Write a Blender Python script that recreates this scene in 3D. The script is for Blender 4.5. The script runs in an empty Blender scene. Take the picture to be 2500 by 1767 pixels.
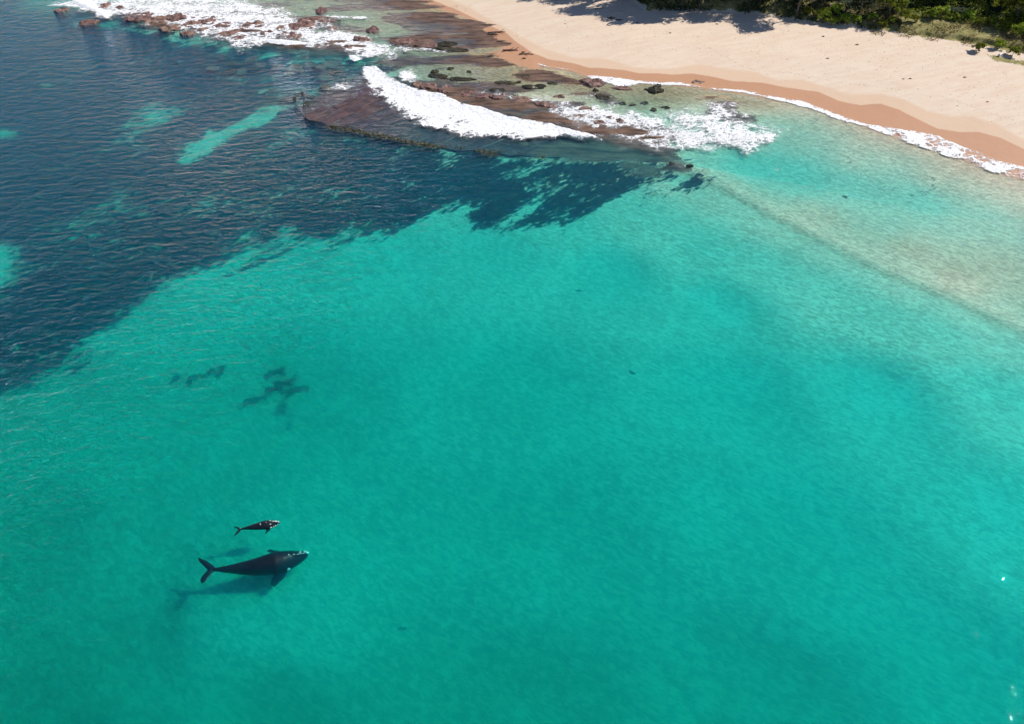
import bpy, bmesh, math, random
import numpy as np
from mathutils import Vector, Matrix
R = math.radians
S = bpy.context.scene
COL = S.collection

# ------------------------------------------------------------------ camera, light, exposure
CAM_H, PITCH, HFOV = 88.0, 45.0, 70.0
FPX = 1250.0 / math.tan(R(HFOV / 2))
cam_d = bpy.data.cameras.new('camera'); cam = bpy.data.objects.new('camera', cam_d); COL.objects.link(cam)
cam.location = (0, 0, CAM_H); cam.rotation_euler = (R(90 - PITCH), 0, 0)
cam_d.sensor_fit = 'HORIZONTAL'; cam_d.angle = R(HFOV); cam_d.clip_start = 0.5; cam_d.clip_end = 12000
S.camera = cam
SUN_AZ, SUN_EL = 69.5, 42.0          # degrees right of the viewing direction (+Y), above the horizon
world = bpy.data.worlds.new('World'); S.world = world; world.use_nodes = True
wn = world.node_tree; bg = wn.nodes['Background']
sky = wn.nodes.new('ShaderNodeTexSky'); sky.sky_type = 'NISHITA'; sky.sun_disc = False
sky.sun_elevation = R(SUN_EL); sky.sun_rotation = R(SUN_AZ); sky.altitude = 0; sky.air_density = .36; sky.dust_density = .02; sky.ozone_density = .4
wn.links.new(sky.outputs[0], bg.inputs[0]); bg.inputs[1].default_value = 0.15
sun_d = bpy.data.lights.new('sun', 'SUN'); sun = bpy.data.objects.new('sun', sun_d); COL.objects.link(sun)
sun_d.energy = 4.4; sun_d.angle = R(0.5); sun_d.color = (1, 0.95, 0.88)
sv = Vector((math.sin(R(SUN_AZ)) * math.cos(R(SUN_EL)), math.cos(R(SUN_AZ)) * math.cos(R(SUN_EL)), math.sin(R(SUN_EL))))
sun.rotation_euler = sv.to_track_quat('Z', 'Y').to_euler(); sun.location = sv * 300
S.view_settings.view_transform = 'Standard'; S.view_settings.look = 'None'
S.view_settings.exposure = 0.36; S.view_settings.gamma = 1; S.view_settings.use_curve_mapping = False
S.cycles.volume_bounces = 3; S.cycles.use_adaptive_sampling = True; S.cycles.adaptive_threshold = .04
S.cycles.max_bounces = 6; S.cycles.transparent_max_bounces = 16
S.cycles.sample_clamp_indirect = 4

# ------------------------------------------------------------------ helpers
C45, S45 = math.cos(R(PITCH)), math.sin(R(PITCH))
def gp(u, v, z=0.0):
    """a point of the 2500x1767 photograph -> the place it shows, on the level z"""
    x = (u - 1250.0) / FPX; y = (883.5 - v) / FPX
    dx, dy, dz = x, C45 + y * S45, -S45 + y * C45
    t = (CAM_H - z) / -dz
    return (dx * t, dy * t)
def gpl(pts, z=0.0): return np.array([gp(u, v, z) for u, v in pts])
def fbm(x, y, scale, seed=0, octaves=4, gain=0.5):
    out = np.zeros_like(x, dtype=float); amp = 1.0; tot = 0
    f = 1.0 / scale
    for k in range(octaves):
        a = 0.6 + k * 1.1 + seed
        xr = (x * math.cos(a) - y * math.sin(a)) * f + seed * 17.3 + 1000
        yr = (x * math.sin(a) + y * math.cos(a)) * f + seed * 7.7 + 1000
        xi = np.floor(xr).astype(np.int64); yi = np.floor(yr).astype(np.int64)
        fx = xr - xi; fy = yr - yi
        fx = fx * fx * (3 - 2 * fx); fy = fy * fy * (3 - 2 * fy)
        def h(i, j):
            n = (i * 374761393 + j * 668265263 + int(seed * 1013 + k * 7919)) & 0x7fffffff
            n = ((n ^ (n >> 13)) * 1274126177) & 0x7fffffff
            return ((n ^ (n >> 16)) & 0xffff) / 65535.0
        v = (h(xi, yi) * (1 - fx) + h(xi + 1, yi) * fx) * (1 - fy) + (h(xi, yi + 1) * (1 - fx) + h(xi + 1, yi + 1) * fx) * fy
        out += amp * (v * 2 - 1); tot += amp; amp *= gain; f *= 2.03
    return out / tot
def streak(x, y, ang, lx, ly, seed, octaves=3):
    a = R(ang); u = x * math.cos(a) + y * math.sin(a); v = -x * math.sin(a) + y * math.cos(a)
    return fbm(u / lx * 10, v / ly * 10, 10, seed, octaves)
def seg_dist(px, py, pts, closed):
    d = np.full(px.shape, 1e9); n = len(pts)
    for i in range(n if closed else n - 1):
        ax, ay = pts[i]; bx, by = pts[(i + 1) % n]
        ex, ey = bx - ax, by - ay; L = ex * ex + ey * ey + 1e-9
        t = np.clip(((px - ax) * ex + (py - ay) * ey) / L, 0, 1)
        d = np.minimum(d, (px - ax - t * ex) ** 2 + (py - ay - t * ey) ** 2)
    return np.sqrt(d)
def inside(px, py, pts):
    ins = np.zeros(px.shape, bool); n = len(pts)
    for i in range(n):
        ax, ay = pts[i]; bx, by = pts[(i + 1) % n]
        if ay == by: continue
        c = ((ay > py) != (by > py)) & (px < (bx - ax) * (py - ay) / (by - ay) + ax)
        ins ^= c
    return ins
def sdf(px, py, pts, pad=40):
    """signed distance, positive inside; only worked out near the outline"""
    out = np.full(px.shape, -1e3)
    lo, hi = pts.min(0) - pad, pts.max(0) + pad
    m = (px > lo[0]) & (px < hi[0]) & (py > lo[1]) & (py < hi[1])
    X, Y = px[m], py[m]
    d = seg_dist(X, Y, pts, True); s = np.where(inside(X, Y, pts), d, -d)
    out[m] = s; return out
def sm(x, a, b):
    t = np.clip((x - a) / (b - a), 0, 1); return t * t * (3 - 2 * t)

def tag(o, label=None, cat=None, group=None, kind=None):
    if label: o['label'] = label
    if cat: o['category'] = cat
    if group: o['group'] = group
    if kind: o['kind'] = kind
    return o
def link(name, me, mat=None, parent=None, loc=(0, 0, 0), smooth=True):
    o = bpy.data.objects.new(name, me); COL.objects.link(o); o.location = loc
    if mat and not me.materials: me.materials.append(mat)
    if parent: o.parent = parent
    if smooth and len(me.polygons): me.polygons.foreach_set('use_smooth', [True] * len(me.polygons))
    return o
def empty(name, loc, rz=0):
    o = bpy.data.objects.new(name, None); COL.objects.link(o); o.location = loc; o.rotation_euler = (0, 0, rz)
    o.empty_display_size = 0.5; return o
def bm_mesh(name, bm):
    me = bpy.data.meshes.new(name); bm.to_mesh(me); bm.free(); return me
def np_mesh(name, co, quads):
    me = bpy.data.meshes.new(name)
    me.vertices.add(len(co)); me.vertices.foreach_set('co', np.asarray(co, dtype=np.float32).ravel())
    n = len(quads); k = quads.shape[1]
    me.loops.add(n * k); me.loops.foreach_set('vertex_index', quads.astype(np.int32).ravel())
    me.polygons.add(n); me.polygons.foreach_set('loop_start', np.arange(n, dtype=np.int32) * k)
    me.update(calc_edges=True); return me
def add_attr(me, name, arr):
    a = me.color_attributes.new(name, 'FLOAT_COLOR', 'POINT'); a.data.foreach_set('color', np.asarray(arr, dtype=np.float32).ravel())

# ------------------------------------------------------------------ node helpers
class NT:
    def __init__(s, name):
        s.m = bpy.data.materials.new(name); s.m.use_nodes = True; s.t = s.m.node_tree; s.t.nodes.clear()
        s.out = s.t.nodes.new('ShaderNodeOutputMaterial'); s.co = s.t.nodes.new('ShaderNodeTexCoord').outputs['Object']
    def n(s, typ, ins=None, **kw):
        nd = s.t.nodes.new(typ)
        for k, v in kw.items(): setattr(nd, k, v)
        for k, v in (ins or {}).items():
            if isinstance(v, bpy.types.NodeSocket): s.t.links.new(v, nd.inputs[k])
            else: nd.inputs[k].default_value = v
        return nd
    def mth(s, op, a, b=None, c=None, clamp=False):
        ins = {0: a}
        if b is not None: ins[1] = b
        if c is not None: ins[2] = c
        return s.n('ShaderNodeMath', ins, operation=op, use_clamp=clamp).outputs[0]
    def mix(s, f, a, b, blend='MIX'):
        nd = s.n('ShaderNodeMix', data_type='RGBA', blend_type=blend)
        for i, v in ((0, f), (6, a), (7, b)):
            if isinstance(v, bpy.types.NodeSocket): s.t.links.new(v, nd.inputs[i])
            else: nd.inputs[i].default_value = v if i == 0 or len(v) == 4 else (*v, 1)
        return nd.outputs[2]
    def noise(s, scale, detail=3, rough=0.5, vec=None, dist=0, typ='FBM'):
        return s.n('ShaderNodeTexNoise', {'Vector': vec or s.co, 'Scale': scale, 'Detail': detail, 'Roughness': rough, 'Distortion': dist}).outputs[0]
    def mapv(s, rz=0, scale=(1, 1, 1), vec=None):
        r = s.n('ShaderNodeMapping', {'Vector': vec or s.co, 'Rotation': (0, 0, R(rz))}).outputs[0]
        return s.n('ShaderNodeMapping', {'Vector': r, 'Scale': scale}).outputs[0]
    def ramp(s, v, a, b, o0=0.0, o1=1.0, smooth=True):
        return s.n('ShaderNodeMapRange', {0: v, 1: a, 2: b, 3: o0, 4: o1}, interpolation_type='SMOOTHSTEP' if smooth else 'LINEAR').outputs[0]
    def link(s, a, b): s.t.links.new(a, b)
def rgb(*c): return (*c, 1)

# ------------------------------------------------------------------ outlines taken off the photograph, as places on the ground
SHORE = [(-3000, -420), (-500, -330), (600, -150), (880, -50), (960, -22), (1040, 5), (1100, 30), (1150, 45), (1182, 66), (1192, 84), (1204, 97), (1238, 107), (1228, 122), (1200, 132),
         (1262, 156), (1305, 168), (1322, 160), (1350, 165), (1400, 172), (1440, 188), (1500, 194), (1560, 200), (1640, 205), (1700, 211), (1760, 220), (1820, 227),
         (1900, 243), (1960, 252), (2020, 270), (2080, 292), (2140, 316), (2200, 335), (2260, 352), (2330, 376), (2410, 410), (2500, 436), (2900, 590), (3900, 900), (5600, 1500)]
WET = [(-3000, -440), (600, -175), (900, -60), (1000, -22), (1060, 0), (1130, 28), (1200, 60), (1240, 80), (1275, 110), (1300, 128), (1340, 143), (1400, 152), (1440, 163), (1520, 169), (1560, 176), (1610, 177), (1640, 181),
       (1690, 179), (1740, 187), (1790, 197), (1860, 201), (1920, 213), (2000, 224), (2050, 246), (2100, 257), (2150, 255), (2195, 270), (2235, 290), (2290, 314),
       (2340, 323), (2390, 324), (2440, 338), (2500, 366), (2900, 520), (3900, 830), (5600, 1400)]
DAMP = [(-3000, -450), (900, -75), (1060, -20), (1150, 15), (1230, 55), (1290, 95), (1330, 118), (1400, 135), (1480, 140), (1550, 158), (1640, 164), (1710, 158), (1790, 168), (1850, 175), (1900, 193), (1960, 193),
        (2030, 214), (2080, 229), (2150, 229), (2210, 245), (2260, 270), (2320, 285), (2380, 287), (2430, 302), (2500, 338), (2900, 480), (3900, 780), (5600, 1330)]
VEG = [(-3000, -520), (600, -260), (1100, -110), (1300, -48), (1420, -30), (1540, -4), (1590, 24), (1680, 26), (1780, 30), (1850, 32), (1900, 42), (1960, 52), (2050, 60), (2120, 72),
       (2180, 78), (2260, 86), (2330, 97), (2400, 108), (2460, 122), (2500, 132), (2900, 260), (3900, 560), (5600, 1000)]
FAR = [(9000, 400), (9000, 9000), (-9000, 9000), (-9000, 3000)]
def land(pts, z): return np.vstack([gpl(pts, z), np.array(FAR, float)])
P_SHORE, P_WET, P_DAMP, P_VEG = land(SHORE, 0), land(WET, 0.5), land(DAMP, 0.9), land(VEG, 2.2)

WEED = [(-2500, 1000), (-900, 1010), (0, 868), (60, 832), (150, 785), (262, 722), (300, 690), (400, 655), (500, 610), (600, 575), (700, 553), (790, 552), (850, 528), (930, 530), (1000, 515), (1060, 503), (1130, 494),
        (1260, 512), (1310, 512), (1400, 500), (1450, 478), (1520, 466), (1600, 448), (1690, 432), (1650, 402), (1560, 388), (1400, 380), (1300, 378), (1100, 352), (900, 318), (805, 292),
        (760, 240), (850, 190), (960, 160), (940, 135), (800, 128), (600, 112), (450, 95), (300, 62), (150, 30), (50, 0), (-300, -300), (-3000, -300)]
# sandy gaps in the weed
GAPS = [([(435, 400), (470, 358), (500, 345), (512, 318), (528, 330), (560, 316), (600, 288), (640, 272), (668, 268), (692, 272), (672, 294), (620, 314), (572, 331), (530, 362), (500, 382), (455, 402)], 2.2, .93),
        ([(-60, 600), (5, 600), (20, 640), (16, 690), (-10, 720), (-80, 720)], 4.0, .85),
        ([(540, 180), (580, 190), (590, 205), (560, 204), (545, 196)], 2, .5),
        ([(340, 275), (440, 268), (420, 300), (360, 330), (330, 372), (290, 350), (300, 300)], 5, .4),
        ([(1080, 392), (1105, 385), (1112, 400), (1095, 422), (1080, 420)], 2.5, .4),
        ([(1300, 405), (1345, 398), (1325, 425), (1290, 440), (1240, 455), (1200, 440), (1250, 432)], 3, .3),
        ([(1290, 470), (1380, 440), (1420, 462), (1360, 480), (1310, 500)], 3.5, .3),
        ([(640, 370), (720, 318), (760, 320), (690, 372), (650, 388)], 3, .28),
        ([(-60, 318), (30, 320), (60, 335), (-20, 345)], 2, .6),
        ([(100, 205), (125, 207), (112, 218)], 1.5, .5),
        ([(200, 520), (420, 470), (520, 500), (380, 580), (220, 610), (80, 620)], 9, .24),
        ([(600, 500), (760, 460), (820, 500), (720, 530), (600, 550)], 6, .18)]
# rock and algae bands in the shallows, (outline, softness m, strength)
ROCKS = [([(640, 220), (720, 205), (770, 212), (800, 292), (740, 280), (660, 250)], 3, .72), ([(480, -30), (700, -40), (960, -30), (1040, 8), (900, 14), (700, 12), (560, 0)], 3, .62), ([(940, 30), (1090, 30), (1160, 52), (1186, 80), (1080, 84), (980, 74)], 1, .98),
         ([(800, 8), (1000, -5), (1060, 12), (1080, 22), (1000, 26), (880, 24), (780, 20)], 2, .75),
         ([(560, 20), (760, 40), (900, 62), (900, 74), (740, 66), (600, 48)], 2, .8),
         ([(930, 38), (1040, 26), (1110, 36), (1150, 50), (1180, 70), (1190, 84), (1120, 86), (1030, 78), (960, 66)], 1.5, .92),
         ([(930, 92), (1030, 84), (1110, 88), (1180, 90), (1215, 100), (1235, 110), (1190, 118), (1110, 128), (1020, 118), (950, 108)], 1.2, .95),
         ([(900, 142), (1000, 130), (1120, 132), (1200, 136), (1240, 150), (1265, 160), (1220, 166), (1100, 162), (1000, 160)], 1.5, .85),
         ([(1262, 172), (1310, 164), (1350, 168), (1400, 184), (1412, 200), (1350, 206), (1290, 200), (1262, 192)], 1.5, .95),
         ([(1050, 178), (1100, 184), (1160, 200), (1240, 204), (1330, 218), (1350, 232), (1260, 228), (1160, 216), (1060, 200)], 1.5, .75),
         ([(1180, 210), (1290, 236), (1400, 240), (1450, 265), (1540, 290), (1640, 340), (1650, 400), (1540, 388), (1400, 380), (1200, 360), (1000, 340), (860, 310), (780, 280), (770, 225), (880, 190), (960, 195), (1060, 198)], 2.0, .95),
         ([(310, 15), (420, 20), (640, 55), (860, 100), (960, 140), (800, 140), (600, 115), (420, 85), (300, 50), (120, 30), (120, 5)], 3, .8),
         ([(1455, 232), (1480, 225), (1520, 255), (1470, 262)], 1.5, .6),
         ([(1730, 240), (1790, 260), (1850, 290), (1810, 302), (1750, 280)], 2, .75),
         ([(1640, 400), (1560, 385), (1500, 380), (1480, 400), (1620, 440)], 2, .5)]
DEPTH = [(-900, 1300, 9.5), (-900, 500, 6), (-900, 0, 11), (-600, 2300, 11), (1200, 2500, 10), (3300, 2300, 6), (3300, 1400, 3.0),
         (0, 1767, 7.6), (600, 1767, 7.2), (1250, 1767, 7.0), (1900, 1767, 6.4), (2500, 1767, 5.2), (0, 1300, 6.4), (280, 1330, 5.6), (200, 1550, 6.6), (560, 1390, 4.5), (660, 1480, 4.8), (1250, 1300, 5.2), (1900, 1300, 4.4), (2500, 1300, 3.0),
         (0, 950, 5.4), (300, 1080, 5.2), (600, 950, 5.2), (1200, 950, 4.2), (1800, 950, 3.6), (2150, 950, 2.9), (2450, 950, 1.8), (0, 650, 3.6), (150, 740, 4.0), (600, 620, 3.4), (900, 620, 3.0), (1200, 620, 2.7), (1500, 650, 2.8), (1760, 720, 2.6),
         (1380, 520, 2.0), (1520, 500, 1.5), (1600, 560, 1.5), (1700, 620, 1.7), (1850, 650, 1.5), (2000, 700, 1.35), (2150, 760, 1.4), (2300, 800, 1.3), (2480, 840, 1.1),
         (1700, 450, 1.0), (1640, 420, .9), (1760, 465, .8), (1900, 540, .8), (2050, 610, .8), (2200, 690, .75), (2350, 755, .75), (2490, 800, .75),
         (1850, 400, 1.3), (1950, 430, 1.2), (2080, 460, .9), (2250, 480, .85), (2400, 540, .6), (2150, 540, .8), (2250, 600, .55), (2450, 640, .5), (2350, 680, .5), (2000, 520, .7),
         (1700, 340, .7), (1850, 340, .8), (1950, 330, .6), (2100, 380, .45), (2300, 440, .4), (2480, 490, .35), (1600, 300, .5), (1500, 250, .35), (1650, 240, .28), (1800, 250, .3),
         (1200, 236, .1), (1350, 262, .1), (1450, 296, .14), (1560, 335, .28), (1400, 215, .22), (1250, 200, .18), (1100, 170, .18), (1000, 150, .25), (900, 180, .8), (1100, 90, .16), (740, 245, 1.0), (690, 230, 1.3), (1000, 30, .2), (800, 60, .3), (700, 10, .25), (800, 0, .22),
         (0, 300, 3.4), (0, 480, 3.4), (0, 50, 5), (200, 120, 3.2), (400, 200, 3), (250, 350, 3), (500, 340, 2.6), (600, 300, 2.4), (680, 280, 2.6), (700, 420, 2.4), (900, 450, 2.0), (1100, 430, 2.0), (1250, 450, 1.7), (1400, 420, 1.3), (700, 180, 2.6),
         (800, 150, 1.4), (620, 130, 1.6), (350, 35, .15), (450, 52, .15), (550, 68, .15), (650, 80, .2), (760, 96, .2), (860, 74, .2), (450, 105, 1.4), (250, 70, 2.2), (620, 125, 1.6), (400, 500, 2.8), (200, 600, 3.2), (850, 340, 1.6), (1100, 375, 1.2), (1500, 400, 1.0)]

# ------------------------------------------------------------------ materials
def m_ground():
    t = NT('sand_and_seabed'); a = t.n('ShaderNodeVertexColor', layer_name='mask')
    sp = t.n('ShaderNodeSeparateColor', {0: a.outputs[0]}); wet, weed, rock = sp.outputs; veg = a.outputs[1]
    big = t.noise(0.05, 4, .55); fine = t.noise(1.6, 5, .65); st = t.noise(0.35, 5, .6, t.mapv(-18, (0.35, 1.6, 1)))
    dry = t.mix(t.ramp(st, .3, .75), (.70, .575, .445), (.66, .51, .38))
    dry = t.mix(t.ramp(t.noise(.9, 6, .7), .58, .75, 0, .45), dry, (.43, .30, .22))
    damp = t.mix(big, (.63, .45, .31), (.66, .48, .34)); wetc = t.mix(big, (.48, .255, .145), (.53, .295, .17))
    c = t.mix(t.ramp(wet, .15, .5), dry, damp); c = t.mix(t.ramp(wet, .55, .85), c, wetc)
    # sea floor sand: rippled and speckled; water-surface light flecks painted into the mottling
    sub = t.n('ShaderNodeVertexColor', layer_name='mask2'); sb = t.n('ShaderNodeSeparateColor', {0: sub.outputs[0]})
    under = sb.outputs[0]
    mott = t.mth('ADD', t.mth('MULTIPLY', t.noise(.07, 3, .5), .12), t.mth('MULTIPLY', t.noise(1.5, 4, .7, t.mapv(32, (.5, 1.15, 1)), .8), .88))
    seab = t.mix(t.ramp(mott, .39, .62), (.44, .355, .24), (.74, .63, .45))
    seab = t.mix(t.mth('MULTIPLY', sb.outputs[1], .8), seab, t.mix(t.ramp(mott, .38, .6), (.14, .115, .05), (.36, .30, .16)))
    c = t.mix(under, c, seab)
    # weed: dark leafy patches with pale sand between
    wv = t.mapv(-38, (.45, 1.15, 1))
    wn_ = t.mth('ADD', t.mth('MULTIPLY', t.noise(.16, 3, .6, wv), .32), t.mth('MULTIPLY', t.noise(1.0, 4, .75, wv), .68))
    wm = t.ramp(t.mth('ADD', t.mth('MULTIPLY', weed, .99), t.mth('MULTIPLY', t.mth('SUBTRACT', wn_, .5), 3.6)), .38, .72)
    wc = t.mix(t.ramp(t.noise(.8, 6, .7), .35, .7), (.006, .013, .016), (.034, .048, .038))
    wm = t.mth('MULTIPLY', wm, t.ramp(weed, .02, .14)); c = t.mix(wm, c, wc)
    rn = t.mth('ADD', t.mth('MULTIPLY', t.noise(.22, 6, .7, t.mapv(8, (.4, 1.3, 1))), .6), t.mth('MULTIPLY', t.noise(2.2, 4, .6), .4))
    rm = t.ramp(t.mth('ADD', t.mth('MULTIPLY', rock, 1.15), t.mth('MULTIPLY', t.mth('SUBTRACT', rn, .5), 3.0)), .38, .62)
    rc = t.mix(t.ramp(t.noise(.35, 6, .7, t.mapv(5, (.4, 1.6, 1))), .38, .62), (.062, .037, .026), (.200, .120, .082))
    rc = t.mix(t.ramp(t.noise(1.3, 5, .7), .5, .72, 0, .7), rc, (.06, .065, .03))
    rm = t.mth('MULTIPLY', rm, t.ramp(rock, .02, .14)); c = t.mix(rm, c, rc)
    vn = t.mth('ADD', t.mth('MULTIPLY', t.noise(.4, 5, .65), .5), t.mth('MULTIPLY', fine, .5))
    vm = t.ramp(t.mth('ADD', veg, t.mth('MULTIPLY', t.mth('SUBTRACT', vn, .5), 1.4)), .4, .6)
    vc = t.mix(t.ramp(t.noise(.8, 5, .7), .35, .65), (.36, .29, .13), (.15, .16, .04))
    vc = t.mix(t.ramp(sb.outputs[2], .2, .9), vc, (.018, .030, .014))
    c = t.mix(vm, c, vc)
    h = t.mth('ADD', t.mth('MULTIPLY', fine, .25), t.mth('MULTIPLY', rm, t.mth('MULTIPLY', rn, .9)))
    h = t.mth('ADD', h, t.mth('MULTIPLY', t.noise(.45, 6, .7), .35))
    h = t.mth('ADD', h, t.mth('MULTIPLY', t.mth('MULTIPLY', mott, under), .5))
    bump = t.n('ShaderNodeBump', {'Height': h, 'Strength': .55, 'Distance': .35})
    p = t.n('ShaderNodeBsdfPrincipled', {'Base Color': c, 'Roughness': t.ramp(wet, .5, 1, .95, .55), 'Specular IOR Level': .25, 'Normal': bump.outputs[0]})
    t.link(p.outputs[0], t.out.inputs[0]); return t.m

def m_water():
    t = NT('sea_water')
    sx = t.n('ShaderNodeSeparateXYZ', {0: t.co}); X, Y = sx.outputs[0], sx.outputs[1]
    # wind: choppier towards the left of the bay (-X) and offshore reef
    wind = t.ramp(t.mth('ADD', t.mth('SUBTRACT', t.mth('MULTIPLY', Y, .25), X), t.mth('MULTIPLY', t.noise(.02, 2), 40)), 30, 130)
    w1 = t.noise(.46, 3, .55, t.mapv(-8, (.58, 1.2, 1)), .45); w2 = t.noise(1.2, 3, .6, t.mapv(12, (.62, 1.2, 1)), .4); w3 = t.noise(.09, 2, .5)
    rip = t.noise(1.0, 3, .62, t.mapv(30, (.45, 1.3, 1)), .5)
    h = t.mth('ADD', t.mth('MULTIPLY', t.mth('ADD', t.mth('MULTIPLY', w1, 2.1), t.mth('MULTIPLY', w2, .95)), t.ramp(wind, 0, 1, .09, .80, False)), t.mth('MULTIPLY', rip, .28))
    h = t.mth('ADD', h, t.mth('MULTIPLY', w3, .5))
    bump = t.n('ShaderNodeBump', {'Height': h, 'Strength': 1.0, 'Distance': .42}).outputs[0]
    lw = t.n('ShaderNodeLayerWeight', {'Blend': .5, 'Normal': bump}).outputs['Facing']
    fr = t.mth('ADD', t.mth('MULTIPLY', t.mth('POWER', lw, 5.0), .98), .02)      # Schlick, alike from both sides of the surface
    gl = t.n('ShaderNodeBsdfGlossy', {'Color': rgb(1, 1, 1), 'Roughness': .035, 'Normal': bump})
    tr = t.n('ShaderNodeBsdfTransparent', {'Color': rgb(.97, .985, .985)})
    mx = t.n('ShaderNodeMixShader', {0: fr, 1: tr.outputs[0], 2: gl.outputs[0]})
    t.link(mx.outputs[0], t.out.inputs[0])
    ab = t.n('ShaderNodeVolumeAbsorption', {'Color': rgb(.20, .947, .972), 'Density': .62})
    sc = t.n('ShaderNodeVolumeScatter', {'Color': rgb(.08, .60, 1.0), 'Density': .20, 'Anisotropy': .83})
    ad = t.n('ShaderNodeAddShader', {0: ab.outputs[0], 1: sc.outputs[0]})
    t.link(ad.outputs[0], t.out.inputs[1]); return t.m

def m_foam(name, solid=False, cell=.8, tone=.86):
    """white water: froth where the mask is full, lace of bubbles where it thins"""
    t = NT(name); a = t.n('ShaderNodeVertexColor', layer_name='mask'); m = t.n('ShaderNodeSeparateColor', {0: a.outputs[0]}).outputs[0]
    wob = t.n('ShaderNodeTexNoise', {'Vector': t.co, 'Scale': .8, 'Detail': 4, 'Roughness': .6}).outputs[1]
    v = t.n('ShaderNodeVectorMath', {0: t.mapv(-15, (.62, 1.0, 1)), 1: t.n('ShaderNodeVectorMath', {0: wob, 3: 1.5}, operation='SCALE').outputs[0]}, operation='ADD').outputs[0]
    e1 = t.n('ShaderNodeTexVoronoi', {'Vector': v, 'Scale': cell}, feature='DISTANCE_TO_EDGE').outputs[0]
    e2 = t.n('ShaderNodeTexVoronoi', {'Vector': v, 'Scale': cell * 2.1}, feature='DISTANCE_TO_EDGE').outputs[0]
    n = t.noise(.22, 5, .7); n2 = t.noise(2.6, 3, .7)
    e = t.mth('MINIMUM', e1, t.mth('ADD', t.mth('MULTIPLY', e2, .8), .05))
    w = t.mth('ADD', t.mth('MULTIPLY', m, .42 if not solid else .9), t.mth('MULTIPLY', t.mth('SUBTRACT', n, .5), .8 if not solid else .8))
    w = t.mth('ADD', w, t.mth('SUBTRACT', t.mth('MULTIPLY', n2, .16), .23 if not solid else .28))
    al = t.mth('MAXIMUM', t.ramp(t.mth('SUBTRACT', w, e), -.04, .06), t.mth('MULTIPLY', t.ramp(w, -.12, .35), .38))
    bump = t.n('ShaderNodeBump', {'Height': t.mth('ADD', n2, t.mth('MULTIPLY', t.noise(.9, 5, .65), 1.6)), 'Strength': .7, 'Distance': .3}).outputs[0]
    p = t.n('ShaderNodeBsdfPrincipled', {'Base Color': rgb(tone, tone, tone), 'Roughness': .8, 'Specular IOR Level': .2, 'Normal': bump})
    tr = t.n('ShaderNodeBsdfTransparent')
    mx = t.n('ShaderNodeMixShader', {0: al, 1: tr.outputs[0], 2: p.outputs[0]}); t.link(mx.outputs[0], t.out.inputs[0]); return t.m

def m_bedweed():
    t = NT('sea_floor_weed'); m = t.n('ShaderNodeSeparateColor', {0: t.n('ShaderNodeVertexColor', layer_name='mask').outputs[0]}).outputs[0]
    c = t.mix(t.noise(2.0, 4, .7), (.03, .045, .03), (.12, .13, .08)); p = t.n('ShaderNodeBsdfPrincipled', {'Base Color': c, 'Roughness': .9, 'Specular IOR Level': .1})
    al = t.mth('MULTIPLY', m, t.ramp(t.mth('ADD', t.mth('MULTIPLY', m, .5), t.noise(1.8, 4, .7)), .45, .8), clamp=True)
    mx = t.n('ShaderNodeMixShader', {0: al, 1: t.n('ShaderNodeBsdfTransparent').outputs[0], 2: p.outputs[0]}); t.link(mx.outputs[0], t.out.inputs[0]); return t.m
def m_simple(name, c1, c2, scale=1.0, rough=.8, bump=.3, dist=.1, spec=.3, rnd=.0, stretch=(1, 1, 1)):
    t = NT(name); v = t.mapv(0, stretch); n = t.noise(scale, 6, .68, v)
    c = t.mix(t.ramp(n, .32, .68), c1, c2)
    if rnd:
        oi = t.n('ShaderNodeObjectInfo').outputs['Random']
        c = t.n('ShaderNodeHueSaturation', {'Color': c, 'Value': t.ramp(oi, 0, 1, 1 - rnd, 1 + rnd, False), 'Hue': t.ramp(oi, 0, 1, .485, .515, False)}).outputs[0]
    b = t.n('ShaderNodeBump', {'Height': t.noise(scale * 3, 5, .7, v), 'Strength': bump, 'Distance': dist}).outputs[0]
    p = t.n('ShaderNodeBsdfPrincipled', {'Base Color': c, 'Roughness': rough, 'Specular IOR Level': spec, 'Normal': b}); t.link(p.outputs[0], t.out.inputs[0]); return t.m
def m_leaf(name, ca, cb, cc):
    t = NT(name); n = t.noise(.7, 4, .6); n2 = t.noise(2.7, 3, .6)
    c = t.mix(t.ramp(n, .35, .65), ca, cb); c = t.mix(t.ramp(n2, .5, .75), c, cc)
    oi = t.n('ShaderNodeObjectInfo').outputs['Random']
    c = t.n('ShaderNodeHueSaturation', {'Color': c, 'Value': t.ramp(oi, 0, 1, .6, 1.4, False), 'Hue': t.ramp(oi, 0, 1, .48, .52, False)}).outputs[0]
    d = t.n('ShaderNodeBsdfDiffuse', {'Color': c}); tl = t.n('ShaderNodeBsdfTranslucent', {'Color': c})
    g = t.n('ShaderNodeBsdfGlossy', {'Roughness': .45, 'Color': rgb(.9, .95, 1)})
    m1 = t.n('ShaderNodeMixShader', {0: .42, 1: d.outputs[0], 2: tl.outputs[0]}); m2 = t.n('ShaderNodeMixShader', {0: .01, 1: m1.outputs[0], 2: g.outputs[0]})
    t.link(m2.outputs[0], t.out.inputs[0]); return t.m
M_ground, M_water = m_ground(), m_water()
M_foam = m_foam('foam_lace'); M_surf = m_foam('surf_froth', True, .6, .9); M_swash = m_foam('swash_foam', False, .55, .86)
M_rock = m_simple('reef_rock', (.10, .055, .042), (.26, .145, .11), .6, .55, .8, .25, .4, .25)
M_shelf = m_simple('shelf_rock', (.040, .026, .027), (.135, .080, .070), .22, .45, 1.0, .25, .5, .09)
M_weedrock = m_simple('weedy_rock', (.020, .026, .020), (.075, .062, .036), .8, .8, .9, .3, .2, .3)
M_bedweed = m_bedweed()
M_whale = m_simple('whale_skin', (.002, .004, .007), (.008, .012, .018), .7, .4, .15, .03, .5)
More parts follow.
